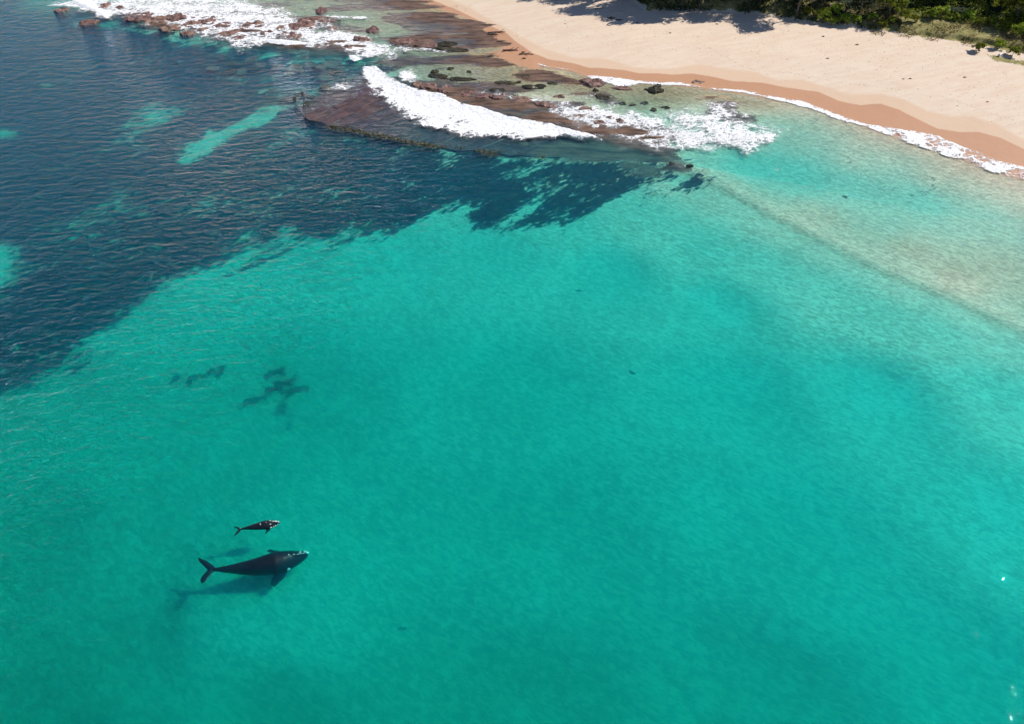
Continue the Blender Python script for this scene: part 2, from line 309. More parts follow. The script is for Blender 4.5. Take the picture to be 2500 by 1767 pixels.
M_callus = m_simple('callosity', (.55, .56, .52), (.85, .86, .80), 3, .8, .9, .08, .3)
M_greypatch = m_simple('grey_skin_patch', (.35, .38, .38), (.62, .66, .64), 4, .6, .2, .03, .3)
M_bark = m_simple('bark', (.06, .045, .03), (.16, .13, .10), 2, .9, .8, .08, .2)
M_drift = m_simple('driftwood', (.10, .06, .045), (.24, .17, .13), 3, .9, .6, .04, .2, .2)
M_bleach = m_simple('bleached_wood', (.62, .60, .58), (.8, .79, .77), 3, .8, .4, .04, .2)
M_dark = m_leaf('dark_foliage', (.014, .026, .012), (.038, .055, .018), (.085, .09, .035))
M_mid = m_leaf('sunlit_green_foliage', (.045, .075, .012), (.26, .31, .025), (.52, .46, .06))  # yellow sun highlights on the crowns put into the leaf colour
M_bright = m_leaf('yellow_green_foliage', (.12, .18, .018), (.30, .34, .025), (.46, .42, .05))  # shrubs' own yellow-green, with sunlight put into the tone
M_grass = m_leaf('dune_grass', (.24, .21, .07), (.38, .31, .12), (.50, .40, .18))
M_kelp = m_simple('kelp_frond', (.05, .035, .008), (.16, .11, .02), 1.5, .6, .3, .05, .3)
M_weed = m_simple('seaweed', (.02, .016, .01), (.06, .045, .02), 3, .8, .4, .05, .2)

# ------------------------------------------------------------------ ground
xs = np.concatenate([[-6000, -3000, -1500, -800, -450, -330, -270], np.arange(-230, 230.1, .45), [270, 330, 450, 800, 1500, 3000, 6000]])
ys = np.concatenate([[-4000, -1500, -500, -200, -90, -30, 0, 12], np.arange(20, 96, 1.0), np.arange(96, 300.1, .45), [308, 320, 345, 400, 600, 1200, 3000, 7000]])
GX, GY = np.meshgrid(xs, ys); gx, gy = GX.ravel(), GY.ravel()
def heights(x, y, full=False):
    near = (np.abs(x) < 240) & (y > 10) & (y < 305)
    nx = fbm(x, y, 14, 1, 4); fine = fbm(x, y, 3.0, 2, 3)
    def sd_line(P):
        return np.where(inside(x, y, P), 1, -1) * seg_dist(x, y, P[:-4], False)
    shore = sd_line(P_SHORE)
    dp = np.array([(*gp(u, v), d) for u, v, d in DEPTH])
    num = np.zeros_like(x); den = np.zeros_like(x)
    for px, py, d in dp:
        w = 1.0 / ((x - px) ** 2 + (y - py) ** 2 + 25) ** 2
        num += w * d; den += w
    depth = num / den
    depth = np.where(near, depth, np.maximum(depth, 2.5))
    lim = .12 + .055 * np.maximum(-shore, 0) + .0009 * np.maximum(-shore, 0) ** 2
    BAR = gpl([(1600, 385), (1640, 396), (1760, 450), (1900, 530), (2060, 608), (2200, 672), (2350, 735), (2440, 775), (2600, 850), (3000, 1050), (3400, 900), (2700, 560), (2300, 520), (1900, 430)])
    bar = sdf(x, y, BAR); dl = seg_dist(x, y, BAR[:9], False); sd_ = np.where(bar > 0, dl, -dl) + .6 * nx
    depth = np.maximum(depth - .34 * sm(sd_, -2.2, 2.2) * np.exp(-np.maximum(dl - 2, 0) / 20) * (bar > -3), .15)
    barline = np.exp(-((sd_ + .3) / 1.0) ** 2) * (dl < 30)
    soft = -np.log(np.exp(-depth * 2) + np.exp(-np.minimum(lim, 40) * 2)) / 2
    soft = soft * (1 - .15 * sm(sdf(x, y, gpl(WEED)) + 3 * nx, -4, 14) * sm(soft, .8, 2)); z_sea = -soft
    z_land = .055 * np.minimum(shore, 26) + .03 * np.clip(shore - 26, 0, 60) + .06 * nx * sm(shore, 3, 20)
    z = np.where(shore > 0, z_land, z_sea * sm(-shore, -1, 3) * 1.0)
    veg = sd_line(P_VEG) + 2.5 * nx
    right = sm(x, 105, 140); dune = (sm(veg, -1, 5) * (1 - right) + (sm(veg + fine, -.5, .6) * .6 + sm(veg, 0, 9) * .4) * right) * 1.7 + sm(veg, 4, 60) * 3.0
    z = z + np.where(shore > 0, dune, 0)
    weed = np.zeros_like(x); rock = np.zeros_like(x)
    st = streak(x, y, 42, 16, 4, 5)
    s = sdf(x, y, gpl(WEED)); weed = sm(s + 2.5 + st * 9 + nx * 4, -6, 7)
    weed = np.where(near | (s < -500), weed, 0)
    for pts, soft_, k in GAPS:
        s = sdf(x, y, gpl(pts, -2.5)); g = sm(s + st * soft_ * .9 + fine * soft_ * .5, -soft_, soft_ * .8); weed = weed * (1 - g * k)
    for pts, k in (([(1960, 262), (2060, 300), (2200, 365), (2330, 420), (2420, 480), (2300, 520), (2150, 480), (2020, 420), (1940, 350), (1900, 290)], .13), ([(1960, 480), (2100, 500), (2200, 540), (2100, 560)], .08), ([(1850, 480), (2100, 500), (2300, 560), (2200, 600), (1980, 570)], .08)):
        weed = np.maximum(weed, sm(sdf(x, y, gpl(pts)), -12, 10) * k)
    rz = np.zeros_like(x); rn = streak(x, y, 4, 12, 3, 9)
    for pts, soft_, k in ROCKS:
        s = sdf(x, y, gpl(pts)); g = sm(s + rn * soft_ * 3.0 + nx * 2, -soft_ * 1.8, soft_ * 1.8); rock = np.maximum(rock, g * k)
    weed = weed * (1 - rock)
    z = np.where(shore < 0, z * (1 - .35 * rock) + rock * (.16 * rn + .02), z)
    SH = gpl([(730, 264), (800, 300), (1000, 340), (1240, 368), (1480, 380), (1630, 388), (1600, 376), (1320, 304), (1100, 250), (900, 190)]); shf = sm(sdf(x, y, SH), -1.5, .5)
    z = np.minimum(z, z * (1 - shf) - .75 * shf)
    for pts, up in (([(300, 22), (420, 24), (640, 58), (860, 96), (960, 132), (860, 128), (640, 104), (480, 84), (340, 52)], .0), ([(1050, 212), (1180, 232), (1290, 252), (1420, 268), (1540, 300), (1620, 345), (1560, 350), (1440, 322), (1250, 275), (1100, 240)], .03), ([(960, 96), (1080, 96), (1200, 108), (1150, 122), (1020, 118)], .08)):
        g = sm(sdf(x, y, gpl(pts)) + 3 * rn, -3, 3); z = z * (1 - g) + g * (up - .04 + .42 * rn + .14 * fine)
    z = z + np.where(shore < -2, weed * (.35 * st + .2 * fine), 0) + fine * np.where(shore > 0, .03, .02)
    z = np.where((shore < -.5) & (rock < .05), np.minimum(z, -.05), z)
    if not full: return z
    wetm = sm(-(sd_line(P_WET) + .5 * nx + .2 * fine), -.7, .7); dampm = sm(-(sd_line(P_DAMP) + 1.2 * nx), -2, 2)
    wet = np.maximum(wetm, dampm * .5)
    vegm = sm(veg + 1.5 * fine + 3 * sm(x, 105, 140), -1.5, 2.5)
    # grassy tongue on the sand at the far right
    g = sdf(x, y, gpl([(2395, 128), (2440, 138), (2520, 150), (2620, 190), (2640, 220), (2500, 160), (2430, 150)], 2.3)); vegm = np.maximum(vegm, sm(g + 2 * fine, -1.5, 1.5) * .7)
    under = sm(-shore, -.5, 2.5)
    POOL = gpl([(520, -40), (1000, -60), (1100, 20), (1250, 90), (1330, 160), (1500, 195), (1700, 210), (1900, 245), (1900, 275), (1700, 250), (1540, 262), (1400, 235), (1250, 222), (1060, 206), (1000, 160), (900, 130), (800, 95), (640, 30)])
    algae = sm(sdf(x, y, POOL) + 4 * nx, -5, 5); algae = np.maximum(algae, .45 * barline * (1 + .6 * fine)); algae = np.maximum(algae, .5 * sm(sdf(x, y, gpl([(1600, 385), (1760, 450), (1900, 530), (2060, 608), (2200, 672), (2350, 735), (2600, 850), (3200, 1100), (3600, 900), (2700, 560), (2300, 560), (1900, 440)]), 60), -1, 14)); algae = np.maximum(algae, .55 * np.exp(-np.maximum(-shore, 0) / 9) * (shore < 0))
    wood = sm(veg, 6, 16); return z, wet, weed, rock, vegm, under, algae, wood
gz, wet, weed, rock, vegm, under, algae, wood = heights(gx, gy, True)
nx_, ny_ = len(xs), len(ys)
idx = np.arange(nx_ * ny_).reshape(ny_, nx_)
quads = np.stack([idx[:-1, :-1], idx[:-1, 1:], idx[1:, 1:], idx[1:, :-1]], -1).reshape(-1, 4)
me = np_mesh('beach_and_seabed', np.stack([gx, gy, gz], 1), quads)
add_attr(me, 'mask', np.stack([wet, weed, rock, vegm], 1)); add_attr(me, 'mask2', np.stack([under, algae, wood, under * 0 + 1], 1))
tag(link('ground', me, M_ground), kind='structure')
# height lookup on the fine grid
def hz(x, y):
    i = int(np.clip(np.searchsorted(xs, x) - 1, 0, nx_ - 2)); j = int(np.clip(np.searchsorted(ys, y) - 1, 0, ny_ - 2))
    fx = (x - xs[i]) / (xs[i + 1] - xs[i]); fy = (y - ys[j]) / (ys[j + 1] - ys[j]); Z = gz.reshape(ny_, nx_)
    return float((Z[j, i] * (1 - fx) + Z[j, i + 1] * fx) * (1 - fy) + (Z[j + 1, i] * (1 - fx) + Z[j + 1, i + 1] * fx) * fy)

# ------------------------------------------------------------------ water: one closed body, surface at z = 0
bm = bmesh.new(); bmesh.ops.create_cube(bm, size=1)
for v in bm.verts: v.co = Vector((v.co.x * 11000, v.co.y * 10000, (v.co.z - .5) * 20))
tag(link('sea_water', bm_mesh('sea_water', bm), M_water, smooth=False), kind='structure')

# ------------------------------------------------------------------ foam sheets
def foam(name, pts, mat, soft, k, label, step=.4, height=None, base=.03, z=0.0, seed=0, noise=2.0, cat='foam', kind='stuff', maskmul=None):
    P = gpl(pts, z); lo, hi = P.min(0) - 3, P.max(0) + 3
    ax, ay = np.arange(lo[0], hi[0], step), np.arange(lo[1], hi[1], step)
    X, Y = np.meshgrid(ax, ay); x, y = X.ravel(), Y.ravel()
    s = sdf(x, y, P) + noise * fbm(x, y, 7, 20 + seed, 4); m = sm(s, -soft * .3, soft) * k
    if maskmul is not None: m = m * maskmul(x, y)
    zz = np.full_like(x, base) + .03 * fbm(x, y, 1.6, 3, 3)
    if height is not None: zz = zz + height(x, y, s)
    keep = (m > .02).reshape(X.shape)
    I = np.arange(x.size).reshape(X.shape)
    q = keep[:-1, :-1] | keep[:-1, 1:] | keep[1:, 1:] | keep[1:, :-1]
    qs = np.stack([I[:-1, :-1], I[:-1, 1:], I[1:, 1:], I[1:, :-1]], -1)[q]
    used, inv = np.unique(qs.ravel(), return_inverse=True)
    me = np_mesh(name, np.stack([x, y, zz], 1)[used], inv.reshape(-1, 4))
    mm = m[used]; add_attr(me, 'mask', np.stack([mm, mm, mm, mm * 0 + 1], 1))
    o = link(name, me, mat); tag(o, label, cat, kind=kind); return o

front = gpl([(884, 160), (925, 166), (958, 186), (985, 206), (1040, 226), (1100, 243), (1150, 258), (1250, 286), (1350, 304), (1400, 320), (1450, 334), (1492, 347)])
def wave_h(x, y, s):
    d = seg_dist(x, y, front, False)
    return .95 * sm(s, -.2, 1.1) * (np.exp(-d / 3.8) + .16 * np.exp(-d / 16)) * (1 + .22 * fbm(x, y, 2.2, 31, 3)) + .22 * np.abs(fbm(x, y, 1.1, 33, 4)) * sm(s, 0, 1.5)
WAVE = [(884, 163), (925, 166), (958, 186), (985, 206), (1040, 226), (1100, 243), (1150, 258), (1250, 286), (1350, 304), (1400, 320), (1450, 334), (1494, 347), (1440, 345), (1380, 340),
        (1330, 344), (1290, 354), (1250, 350), (1200, 344), (1150, 344), (1100, 337), (1060, 324), (1010, 312), (960, 296), (925, 282), (915, 250), (890, 225), (880, 200), (868, 180)]
def wave_m(x, y):
    P = gpl([(860, 190), (930, 205), (960, 290), (860, 290)]); s = sdf(x, y, P); d = seg_dist(x, y, front, False); return (1 - .50 * sm(s, -8, 3)) * (1 - .60 * sm(d + 6 * fbm(x, y, 9, 35, 3), 5, 13))
foam('breaking_wave', WAVE, M_surf, 4.5, 1.0, 'thick white breaking wave rolling over the dark rock shelf', .28, wave_h, .06, 0, 1, 1.2, 'wave', 'thing', wave_m)
foam('sea_foam', [(1330, 262), (1400, 236), (1450, 224), (1500, 240), (1540, 262), (1610, 270), (1690, 246), (1760, 236), (1810, 250), (1850, 296), (1945, 316), (1950, 352), (1880, 392), (1810, 385), (1700, 392), (1620, 372), (1520, 350), (1440, 330), (1360, 304), (1300, 285)],
     M_foam, 9, .68, 'white foam lace spreading behind the breaking wave over rock and shallows', .4, seed=2, noise=5)
foam('sea_foam', [(1300, 262), (1400, 262), (1500, 282), (1620, 300), (1700, 340), (1690, 396), (1600, 384), (1520, 362), (1470, 345), (1400, 315)], M_foam, 9, .54, 'thin foam lace over brown rock right behind the wave tip', .4, base=.10, seed=22, noise=5)
foam('sea_foam', [(1560, 320), (1640, 300), (1720, 310), (1860, 320), (1900, 345), (1840, 370), (1720, 372), (1600, 352)], M_foam, 9, .5, 'densest white foam lace near the east end of the reef', .5, base=.06, seed=7, noise=4)
foam('sea_foam', [(955, 166), (1010, 168), (1030, 195), (1010, 206), (970, 196)], M_foam, 2.5, .75, 'round patch of white foam just inshore of the wave crest', .4, seed=3, noise=1.5)
foam('sea_foam', [(770, 232), (810, 205), (870, 185), (880, 210), (850, 225), (800, 238)], M_foam, 3, .42, 'thin white foam on the seaward tip of the rock shelf', .4, seed=4, noise=2, base=.32)
foam('sea_foam', [(1060, 204), (1150, 215), (1250, 228), (1330, 236), (1380, 250), (1330, 262), (1200, 238), (1100, 222)], M_foam, 3.5, .52, 'thin foam streaks between brown slabs inshore of the wave', .4, seed=5, noise=3, base=.1)
foam('sea_foam', [(95, 22), (130, 2), (220, -14), (420, -18), (640, -8), (760, 40), (900, 82), (980, 100), (1110, 128), (960, 146), (880, 150), (790, 120), (690, 112), (640, 128), (540, 116), (440, 84), (330, 58), (250, 50), (180, 40)],
     M_foam, 8, .74, 'broad white foam washing around brown slabs of the far reef', .45, base=.14, seed=6, noise=6)
def roll_h(x, y, s): return .5 * sm(s, 0, 2.0) * (1 + .4 * fbm(x, y, 2, 12, 3))
foam('breaking_wave', [(180, -12), (215, 0), (245, 18), (268, 40), (282, 52), (262, 50), (236, 36), (205, 22), (170, 8)], M_surf, 2.5, .95, 'small white wave breaking at the far corner of the reef', .4, roll_h, .05, 0, 8, 1.2, 'wave', 'thing')
foam('breaking_wave', [(640, 96), (690, 97), (752, 104), (750, 111), (700, 112), (655, 107)], M_surf, 1.8, .95, 'long flat white breaker in front of the far brown slabs', .4, roll_h, .05, 0, 9, .8, 'wave', 'thing')
foam('breaking_wave', [(850, 133), (868, 135), (884, 146), (866, 151), (852, 144)], M_surf, 1.6, .95, 'tiny white breaker at the inshore end of the far reef', .4, roll_h, .05, 0, 10, .8, 'wave', 'thing')
foam('sea_foam', [(780, 36), (850, 38), (935, 42), (905, 48), (800, 46)], M_foam, 2.5, .75, 'narrow white foam line beside the brown tidal pool', .4, seed=11, noise=1)
foam('sea_foam', [(600, 8), (640, 20), (700, 30), (720, 36), (660, 34), (600, 24)], M_foam, 3, .7, 'white foam line crossing the far shallows', .4, seed=12, noise=1.5)
foam('sea_foam', [(1020, 108), (1060, 112), (1100, 126), (1060, 132), (1010, 124)], M_foam, 2.5, .62, 'small foam patch on the brown ledge near the beach', .4, seed=13, noise=1.5)
# swash along the sand
foam('swash_foam', [(1424, 184), (1460, 186), (1500, 189), (1560, 196), (1610, 200), (1660, 200), (1720, 212), (1716, 216), (1660, 212), (1610, 210), (1560, 207), (1530, 216), (1500, 212), (1480, 204), (1440, 194)], M_swash, 1.4, .92, 'white swash foam washing against the flat rocks at the sand edge', .3, seed=14, noise=.6, base=.09)
foam('swash_foam', [(1306, 140), (1316, 155), (1345, 164), (1400, 170), (1400, 173), (1345, 168), (1310, 160)], M_swash, .8, .72, 'thin white foam thread at the inner corner of the beach', .3, seed=15, noise=.3, base=.12)
foam('swash_foam', [(1720, 212), (1780, 218), (1820, 219), (1860, 230), (1920, 242), (1960, 246), (2000, 262), (2040, 278), (2090, 296), (2150, 306), (2200, 318), (2190, 342), (2140, 326), (2100, 310), (2040, 292), (1980, 268), (1920, 252), (1860, 240), (1800, 228), (1740, 221)],
     M_swash, 1.3, .95, 'narrow white swash line curving along the orange wet sand', .3, seed=16, noise=.8, base=.10)
def sw(x, y):
    n = fbm(x, y, 5, 40, 3); return .62 + .55 * np.clip(n + .3, 0, 1)
foam('swash_foam', [(2140, 303), (2190, 312), (2250, 314), (2290, 320), (2330, 334), (2370, 356), (2430, 378), (2500, 400), (2700, 480), (3000, 610), (3000, 650), (2700, 530), (2500, 446), (2440, 434), (2400, 420), (2360, 402), (2320, 388), (2270, 372), (2220, 358), (2190, 345), (2160, 326)],
     M_swash, 1.6, .86, 'wide frothy white swash spreading up the wet sand on the right', .3, lambda x, y, s: .12 + .10 * sm(s, 0, 3), .06, 0, 17, 1.2, maskmul=sw)
foam('sea_foam', [(1880, 410), (1905, 405), (1915, 425), (1890, 432)], M_foam, 3, .45, 'faint milky foam puff drifting in the turquoise shallows', .4, seed=18, noise=2)
foam('sea_foam', [(1950, 452), (1990, 446), (2015, 450), (1985, 460), (1960, 462)], M_foam, 2, .42, 'faint curl of foam in the turquoise shallows', .4, seed=19, noise=1.5)

# ------------------------------------------------------------------ rocks
def slab_mesh(seed, poly, top, thick, rough=.12, tilt=(0, 0), shrink=.94, bev=.16):
    """a flat-topped block from an outline (local metres): bevelled, broken edges, uneven top"""
    rnd = random.Random(seed); bm = bmesh.new()
    vs = [bm.verts.new((x, y, top - thick)) for x, y in poly]; f = bm.faces.new(vs)
    r = bmesh.ops.extrude_face_region(bm, geom=[f]); ev = [v for v in r['geom'] if isinstance(v, bmesh.types.BMVert)]
    for v in ev: v.co.z += thick; v.co.x *= shrink; v.co.y *= shrink
    bmesh.ops.recalc_face_normals(bm, faces=bm.faces)
    ex = max(max(abs(x) for x, y in poly), .1)
    bmesh.ops.bevel(bm, geom=[e for e in bm.edges], offset=min(bev, thick * .3), segments=1, affect='EDGES', clamp_overlap=True)
    bmesh.ops.triangulate(bm, faces=[f for f in bm.faces if len(f.verts) > 4])
    long = [e for e in bm.edges if e.calc_length() > 1.1]
    bmesh.ops.subdivide_edges(bm, edges=long, cuts=2, use_grid_fill=True)
    for v in bm.verts:
        v.co += Vector((rnd.uniform(-1, 1), rnd.uniform(-1, 1), rnd.uniform(-1, 1))) * rough
        v.co.z += v.co.x * tilt[0] + v.co.y * tilt[1]
    return bm_mesh('rock', bm)
def rock_poly(rnd, sx, sy, n=9):
    return [(sx * .5 * math.cos(2 * math.pi * k / n + .15 * rnd.uniform(-1, 1)) * rnd.uniform(.72, 1.12), sy * .5 * math.sin(2 * math.pi * k / n) * rnd.uniform(.72, 1.12)) for k in range(n)]
def rock_mesh(rnd, sx, sy, top, thick):
    from mathutils import noise as mn
    bm = bmesh.new(); bmesh.ops.create_icosphere(bm, subdivisions=4 if sx > 4 else 3, radius=1); o3 = Vector((rnd.uniform(0, 99), rnd.uniform(0, 99), 0))
    sk = rnd.uniform(-.5, .5); ht = top + thick * .5; tx, ty = rnd.uniform(-.08, .08), rnd.uniform(-.05, .12)
    for v in bm.verts:
        p = v.co.copy(); q = Vector((p.x * 1.3, p.y * 1.3, p.z * .6)) + o3
        k = 1 + .38 * mn.noise(q) + .26 * mn.noise(q * 2.3) + .14 * mn.noise(q * 5)
        sq = max(abs(p.x), abs(p.y)) ; k *= 1 + .12 * (1 - sq)
        x = p.x * k * sx * .5; y = p.y * k * sy * .5 + sk * p.x * sy * .3
        z = max(-thick, min(p.z * ht * 1.9, ht * (.82 + .5 * mn.noise(Vector((x * .5, y * .5, 7)) + o3) + .25 * mn.noise(Vector((x * 1.7, y * 1.7, 7)) + o3)))) - (ht - top)
        v.co = Vector((x, y, z + x * tx + y * ty))
    return bm_mesh('rock', bm)
def rock(u, v, wu, wv, label, group=None, mat=None, top=.35, name='rock', thick=1.1, rot=0, rough=.12, cat='rock', seed=None, base=None):
    """wu, wv: width and depth in photo pixels"""
    z = 0 if base is None else base
    x, y = gp(u, v, z); x2, _ = gp(u + wu, v, z); _, y2 = gp(u, v - wv, z); sx, sy = abs(x2 - x), abs(y2 - y)
    rnd = random.Random(seed or int(u * 31 + v * 7)); me = rock_mesh(rnd, sx, sy, top, thick)
    o = link(name, me, mat or M_rock, loc=(x, y, z), smooth=False); o.rotation_euler.z = R(rot); tag(o, label, cat, group); return o

# the wide dipping shelf under the wave: strips of rock between joints
sh = empty('rock_shelf', (*gp(1100, 320), -.4)); tag(sh, 'long dark purple rock shelf with diagonal joints below the breaking wave', 'rock shelf')
low = [(722, 262), (752, 292), (800, 303), (860, 314), (920, 326), (1000, 343), (1080, 356), (1160, 366), (1240, 372), (1320, 376), (1400, 380), (1480, 384), (1560, 386), (1640, 392)]
upp = [(880, 182), (930, 198), (980, 214), (1040, 232), (1100, 247), (1160, 262), (1240, 286), (1320, 302), (1380, 318), (1440, 332), (1500, 348), (1560, 362), (1610, 376), (1660, 388)]
def along(pl, t):
    t = t * (len(pl) - 1); i = min(int(t), len(pl) - 2); f = t - i; return (pl[i][0] * (1 - f) + pl[i + 1][0] * f, pl[i][1] * (1 - f) + pl[i + 1][1] * f)
rnd = random.Random(4); NS = 30; cuts = [0]
for k in range(NS): cuts.append(cuts[-1] + rnd.uniform(.6, 1.5))
cuts = [c / cuts[-1] for c in cuts]
ox, oy, oz = sh.location; LJ = [rnd.uniform(-5, 4) for _ in range(NS + 1)]
for k in range(NS):
    a, b = cuts[k], cuts[k + 1]
    nseg = rnd.choice([1, 2, 3, 4]) ; fr = [0] + sorted(rnd.uniform(.25, .8) for _ in range(nseg - 1)) + [1]
    for s0, s1 in zip(fr, fr[1:]):
        P = []
        for (t, s) in ((a, s0), (b, s0), (b, (s0 + s1) / 2), (b, s1), (a, s1), (a, (s0 + s1) / 2)):
            l, u_ = along(low, t), along(upp, t); l = (l[0], l[1] + (LJ[k] if t == a else LJ[k + 1])); P.append(gp(l[0] * (1 - s) + u_[0] * s, l[1] * (1 - s) + u_[1] * s))
        cx = sum(p[0] for p in P) / 6; cy = sum(p[1] for p in P) / 6
        loc = [((p[0] - cx) * 1.0 + rnd.uniform(-.14, .12), (p[1] - cy) * 1.0 + rnd.uniform(-.14, .12)) for p in P]
        top = .14 - 1.35 * max(0, a - .12) ** .9 + rnd.uniform(-.10, .07) - .25 * (1 - (s0 + s1) / 2) * min(1, a * 3) - .55 * max(0, 1 - a / .07) * rnd.uniform(.6, 1.1)
        me = slab_mesh(k * 5 + int(s0 * 10), loc, 0, 1.1, .05, (rnd.uniform(-.02, .02), rnd.uniform(-.01, .03)), 1.0, .03)
        link('slab', me, M_shelf, sh, (cx - ox, cy - oy, top - oz), smooth=False)

far_lbl = 'low brown rock slab on the far reef, foam running round it'
rnd = random.Random(8)
for (u, v, wu, wv, rot, lb) in [
    (345, 38, 62, 22, 12, 'largest pinkish brown slab of the far reef, foam on both sides'), (392, 52, 66, 14, 25, 'flat brown slab just below the largest slab of the far reef'),
    (258, 17, 26, 12, 0, 'round brown boulder standing alone in grey water near the top left'), (290, 20, 20, 8, 0, 'small brown rock right of the lone boulder near the top left'), (150, 24, 26, 9, 10, 'brown rock inside the breaker at the far corner of the reef'),
    (215, 56, 40, 8, 25, None), (430, 45, 44, 16, 30, None), (470, 60, 40, 12, 30, None), (415, 70, 44, 12, 12, None), (505, 52, 44, 16, 32, None), (540, 64, 36, 10, 30, None), (560, 82, 50, 10, 28, None), (590, 72, 34, 9, 30, None),
    (620, 60, 44, 9, 15, None), (655, 82, 34, 10, 10, None), (640, 68, 28, 8, 10, None), (700, 88, 34, 12, 0, 'rounded brown rock ringed by white water, left of a smaller twin'), (727, 91, 20, 9, 0, 'smaller brown rock ringed by white water, right of its bigger twin'),
    (690, 70, 26, 12, 0, None), (740, 66, 60, 17, 3, 'wide square brown slab above the long flat breaker'), (785, 27, 24, 14, 0, 'upright dark brown boulder beside the far shallows'), (812, 70, 22, 9, 0, None), (780, 50, 90, 12, 3, 'long dark brown ledge of the far reef, nearest the pool'),
    (888, 99, 36, 10, 0, 'oval tan rock ringed by foam near the tiny breaker'), (850, 117, 24, 8, 0, None), (910, 75, 26, 12, 0, None), (460, 82, 30, 8, 10, None), (580, 95, 30, 6, 10, None), (500, 74, 24, 8, 20, None)]:
    rock(u, v, wu * 1.2, wv * 1.25, lb or far_lbl, 'slabs of the far reef', rot=rot, top=rnd.uniform(.3, .6), thick=1.6)
for (u, v, wu, wv, rot, lb, tp, mt) in [
    (985, 102, 66, 14, -4, 'brown ledge rock with foam on its seaward edge', .4, 0), (1035, 112, 80, 14, -6, 'long flat brown ledge beside the small foam patch', .4, 0), (1110, 122, 90, 12, -8, 'long olive brown ledge nearest the sand corner', .3, 1), (1090, 108, 50, 14, 0, None, .3, 1),
    (1200, 138, 60, 6, -3, None, .25, 1), (1130, 194, 62, 9, -4, 'dark slab with a white splash in the middle of the pool', .3, 1), (1070, 186, 54, 11, -10, None, .25, 1), (1062, 175, 20, 8, 0, None, .3, 1), (1100, 168, 20, 5, 0, None, .2, 1),
    (1145, 176, 12, 5, 0, None, .2, 1), (1240, 202, 60, 9, -3, None, .25, 1), (1300, 212, 64, 10, -8, None, .25, 1), (1215, 222, 46, 9, 0, None, .2, 1), (1280, 186, 30, 6, 0, 'black edged rock below the brown weedy patch by the corner', .3, 1), (1350, 204, 28, 7, 0, None, .3, 1),
    (1018, 206, 24, 12, 0, 'reddish brown rock beside the round foam patch', .5, 0), (1045, 212, 44, 16, 20, None, .45, 0), (1090, 220, 44, 16, 24, None, .4, 0), (1130, 232, 46, 14, 20, None, .35, 0), (1175, 236, 50, 14, 16, None, .3, 0), (1215, 236, 40, 16, 22, 'humped red brown slab between two foam streaks', .45, 0),
    (1270, 244, 70, 16, -6, None, .3, 0), (1330, 256, 60, 14, -12, None, .3, 0), (1365, 236, 26, 8, 0, None, .3, 0),
    (1450, 204, 72, 22, -8, 'large flat brown rock split by foam at the sand edge', .5, 0), (1515, 216, 56, 9, -4, 'narrow brown rock right of the foamy flat rock', .35, 0), (1454, 222, 16, 6, 0, 'small dark rock below the foamy flat rock', .35, 1), (1473, 238, 40, 12, -30, 'dark sloping rock in the thick of the foam lace', .25, 1),
    (1598, 222, 44, 12, 0, 'dark oval boulder alone in olive shallows', .6, 1), (1605, 211, 22, 6, 0, 'small dark rock just above the dark oval boulder', .35, 1), (1705, 202, 34, 9, 0, 'dark brown rock with foam curling round it on the orange sand', .45, 0),
    (1520, 252, 20, 7, 0, None, .12, 1), (1545, 256, 18, 4, 0, None, .1, 1), (1574, 251, 20, 7, 0, None, .14, 1), (1595, 267, 16, 6, 0, None, .1, 1), (1625, 262, 22, 6, 0, None, .1, 1),
    (1430, 268, 34, 10, 15, 'reddish rock awash in the middle of the foam lace', .35, 0), (1465, 300, 34, 10, -6, None, .3, 0), (1515, 296, 24, 9, 0, None, .3, 0), (1490, 288, 26, 6, 0, None, .25, 0),
    (1640, 398, 14, 4, 0, 'tiny dark rock at the right end of the shelf', .2, 1), (1684, 404, 18, 4, 0, 'small brown rock beyond the right end of the shelf', .2, 1)]:
    rock(u, v, wu, wv, lb or ('dark weedy rock just breaking the olive inshore pool' if mt else 'red brown slab awash between the wave and the pool'), 'dark rocks in the inshore pools' if mt else 'red brown slabs inshore of the wave', M_weedrock if mt else M_rock, tp, rot=rot)
# boulders sunk in the deep channel between the reefs
rnd = random.Random(21)
for k in range(26):
    t = rnd.random(); u = 560 + 330 * t + rnd.uniform(-60, 40); v = 132 + 40 * rnd.random() + t * 20
    rock(u, v, rnd.uniform(18, 36), rnd.uniform(8, 15), 'brown boulder sunk in dark water between the two reefs', 'sunken boulders between the reefs', M_rock if k % 3 else M_weedrock, -.35 - rnd.random() * .5, thick=1.4, rough=.2, name='boulder', cat='boulder')
for (u, v, wu, wv, lb) in [(800, 212, 40, 14, None), (735, 232, 50, 12, None), (770, 255, 70, 20, None), (705, 240, 40, 12, None), (835, 200, 26, 10, None)]:
    rock(u, v, wu, wv, 'dark sunken rock off the seaward tip of the shelf', 'sunken rocks off the shelf tip', M_weedrock, -.1, thick=1.2, name='boulder', cat='boulder')

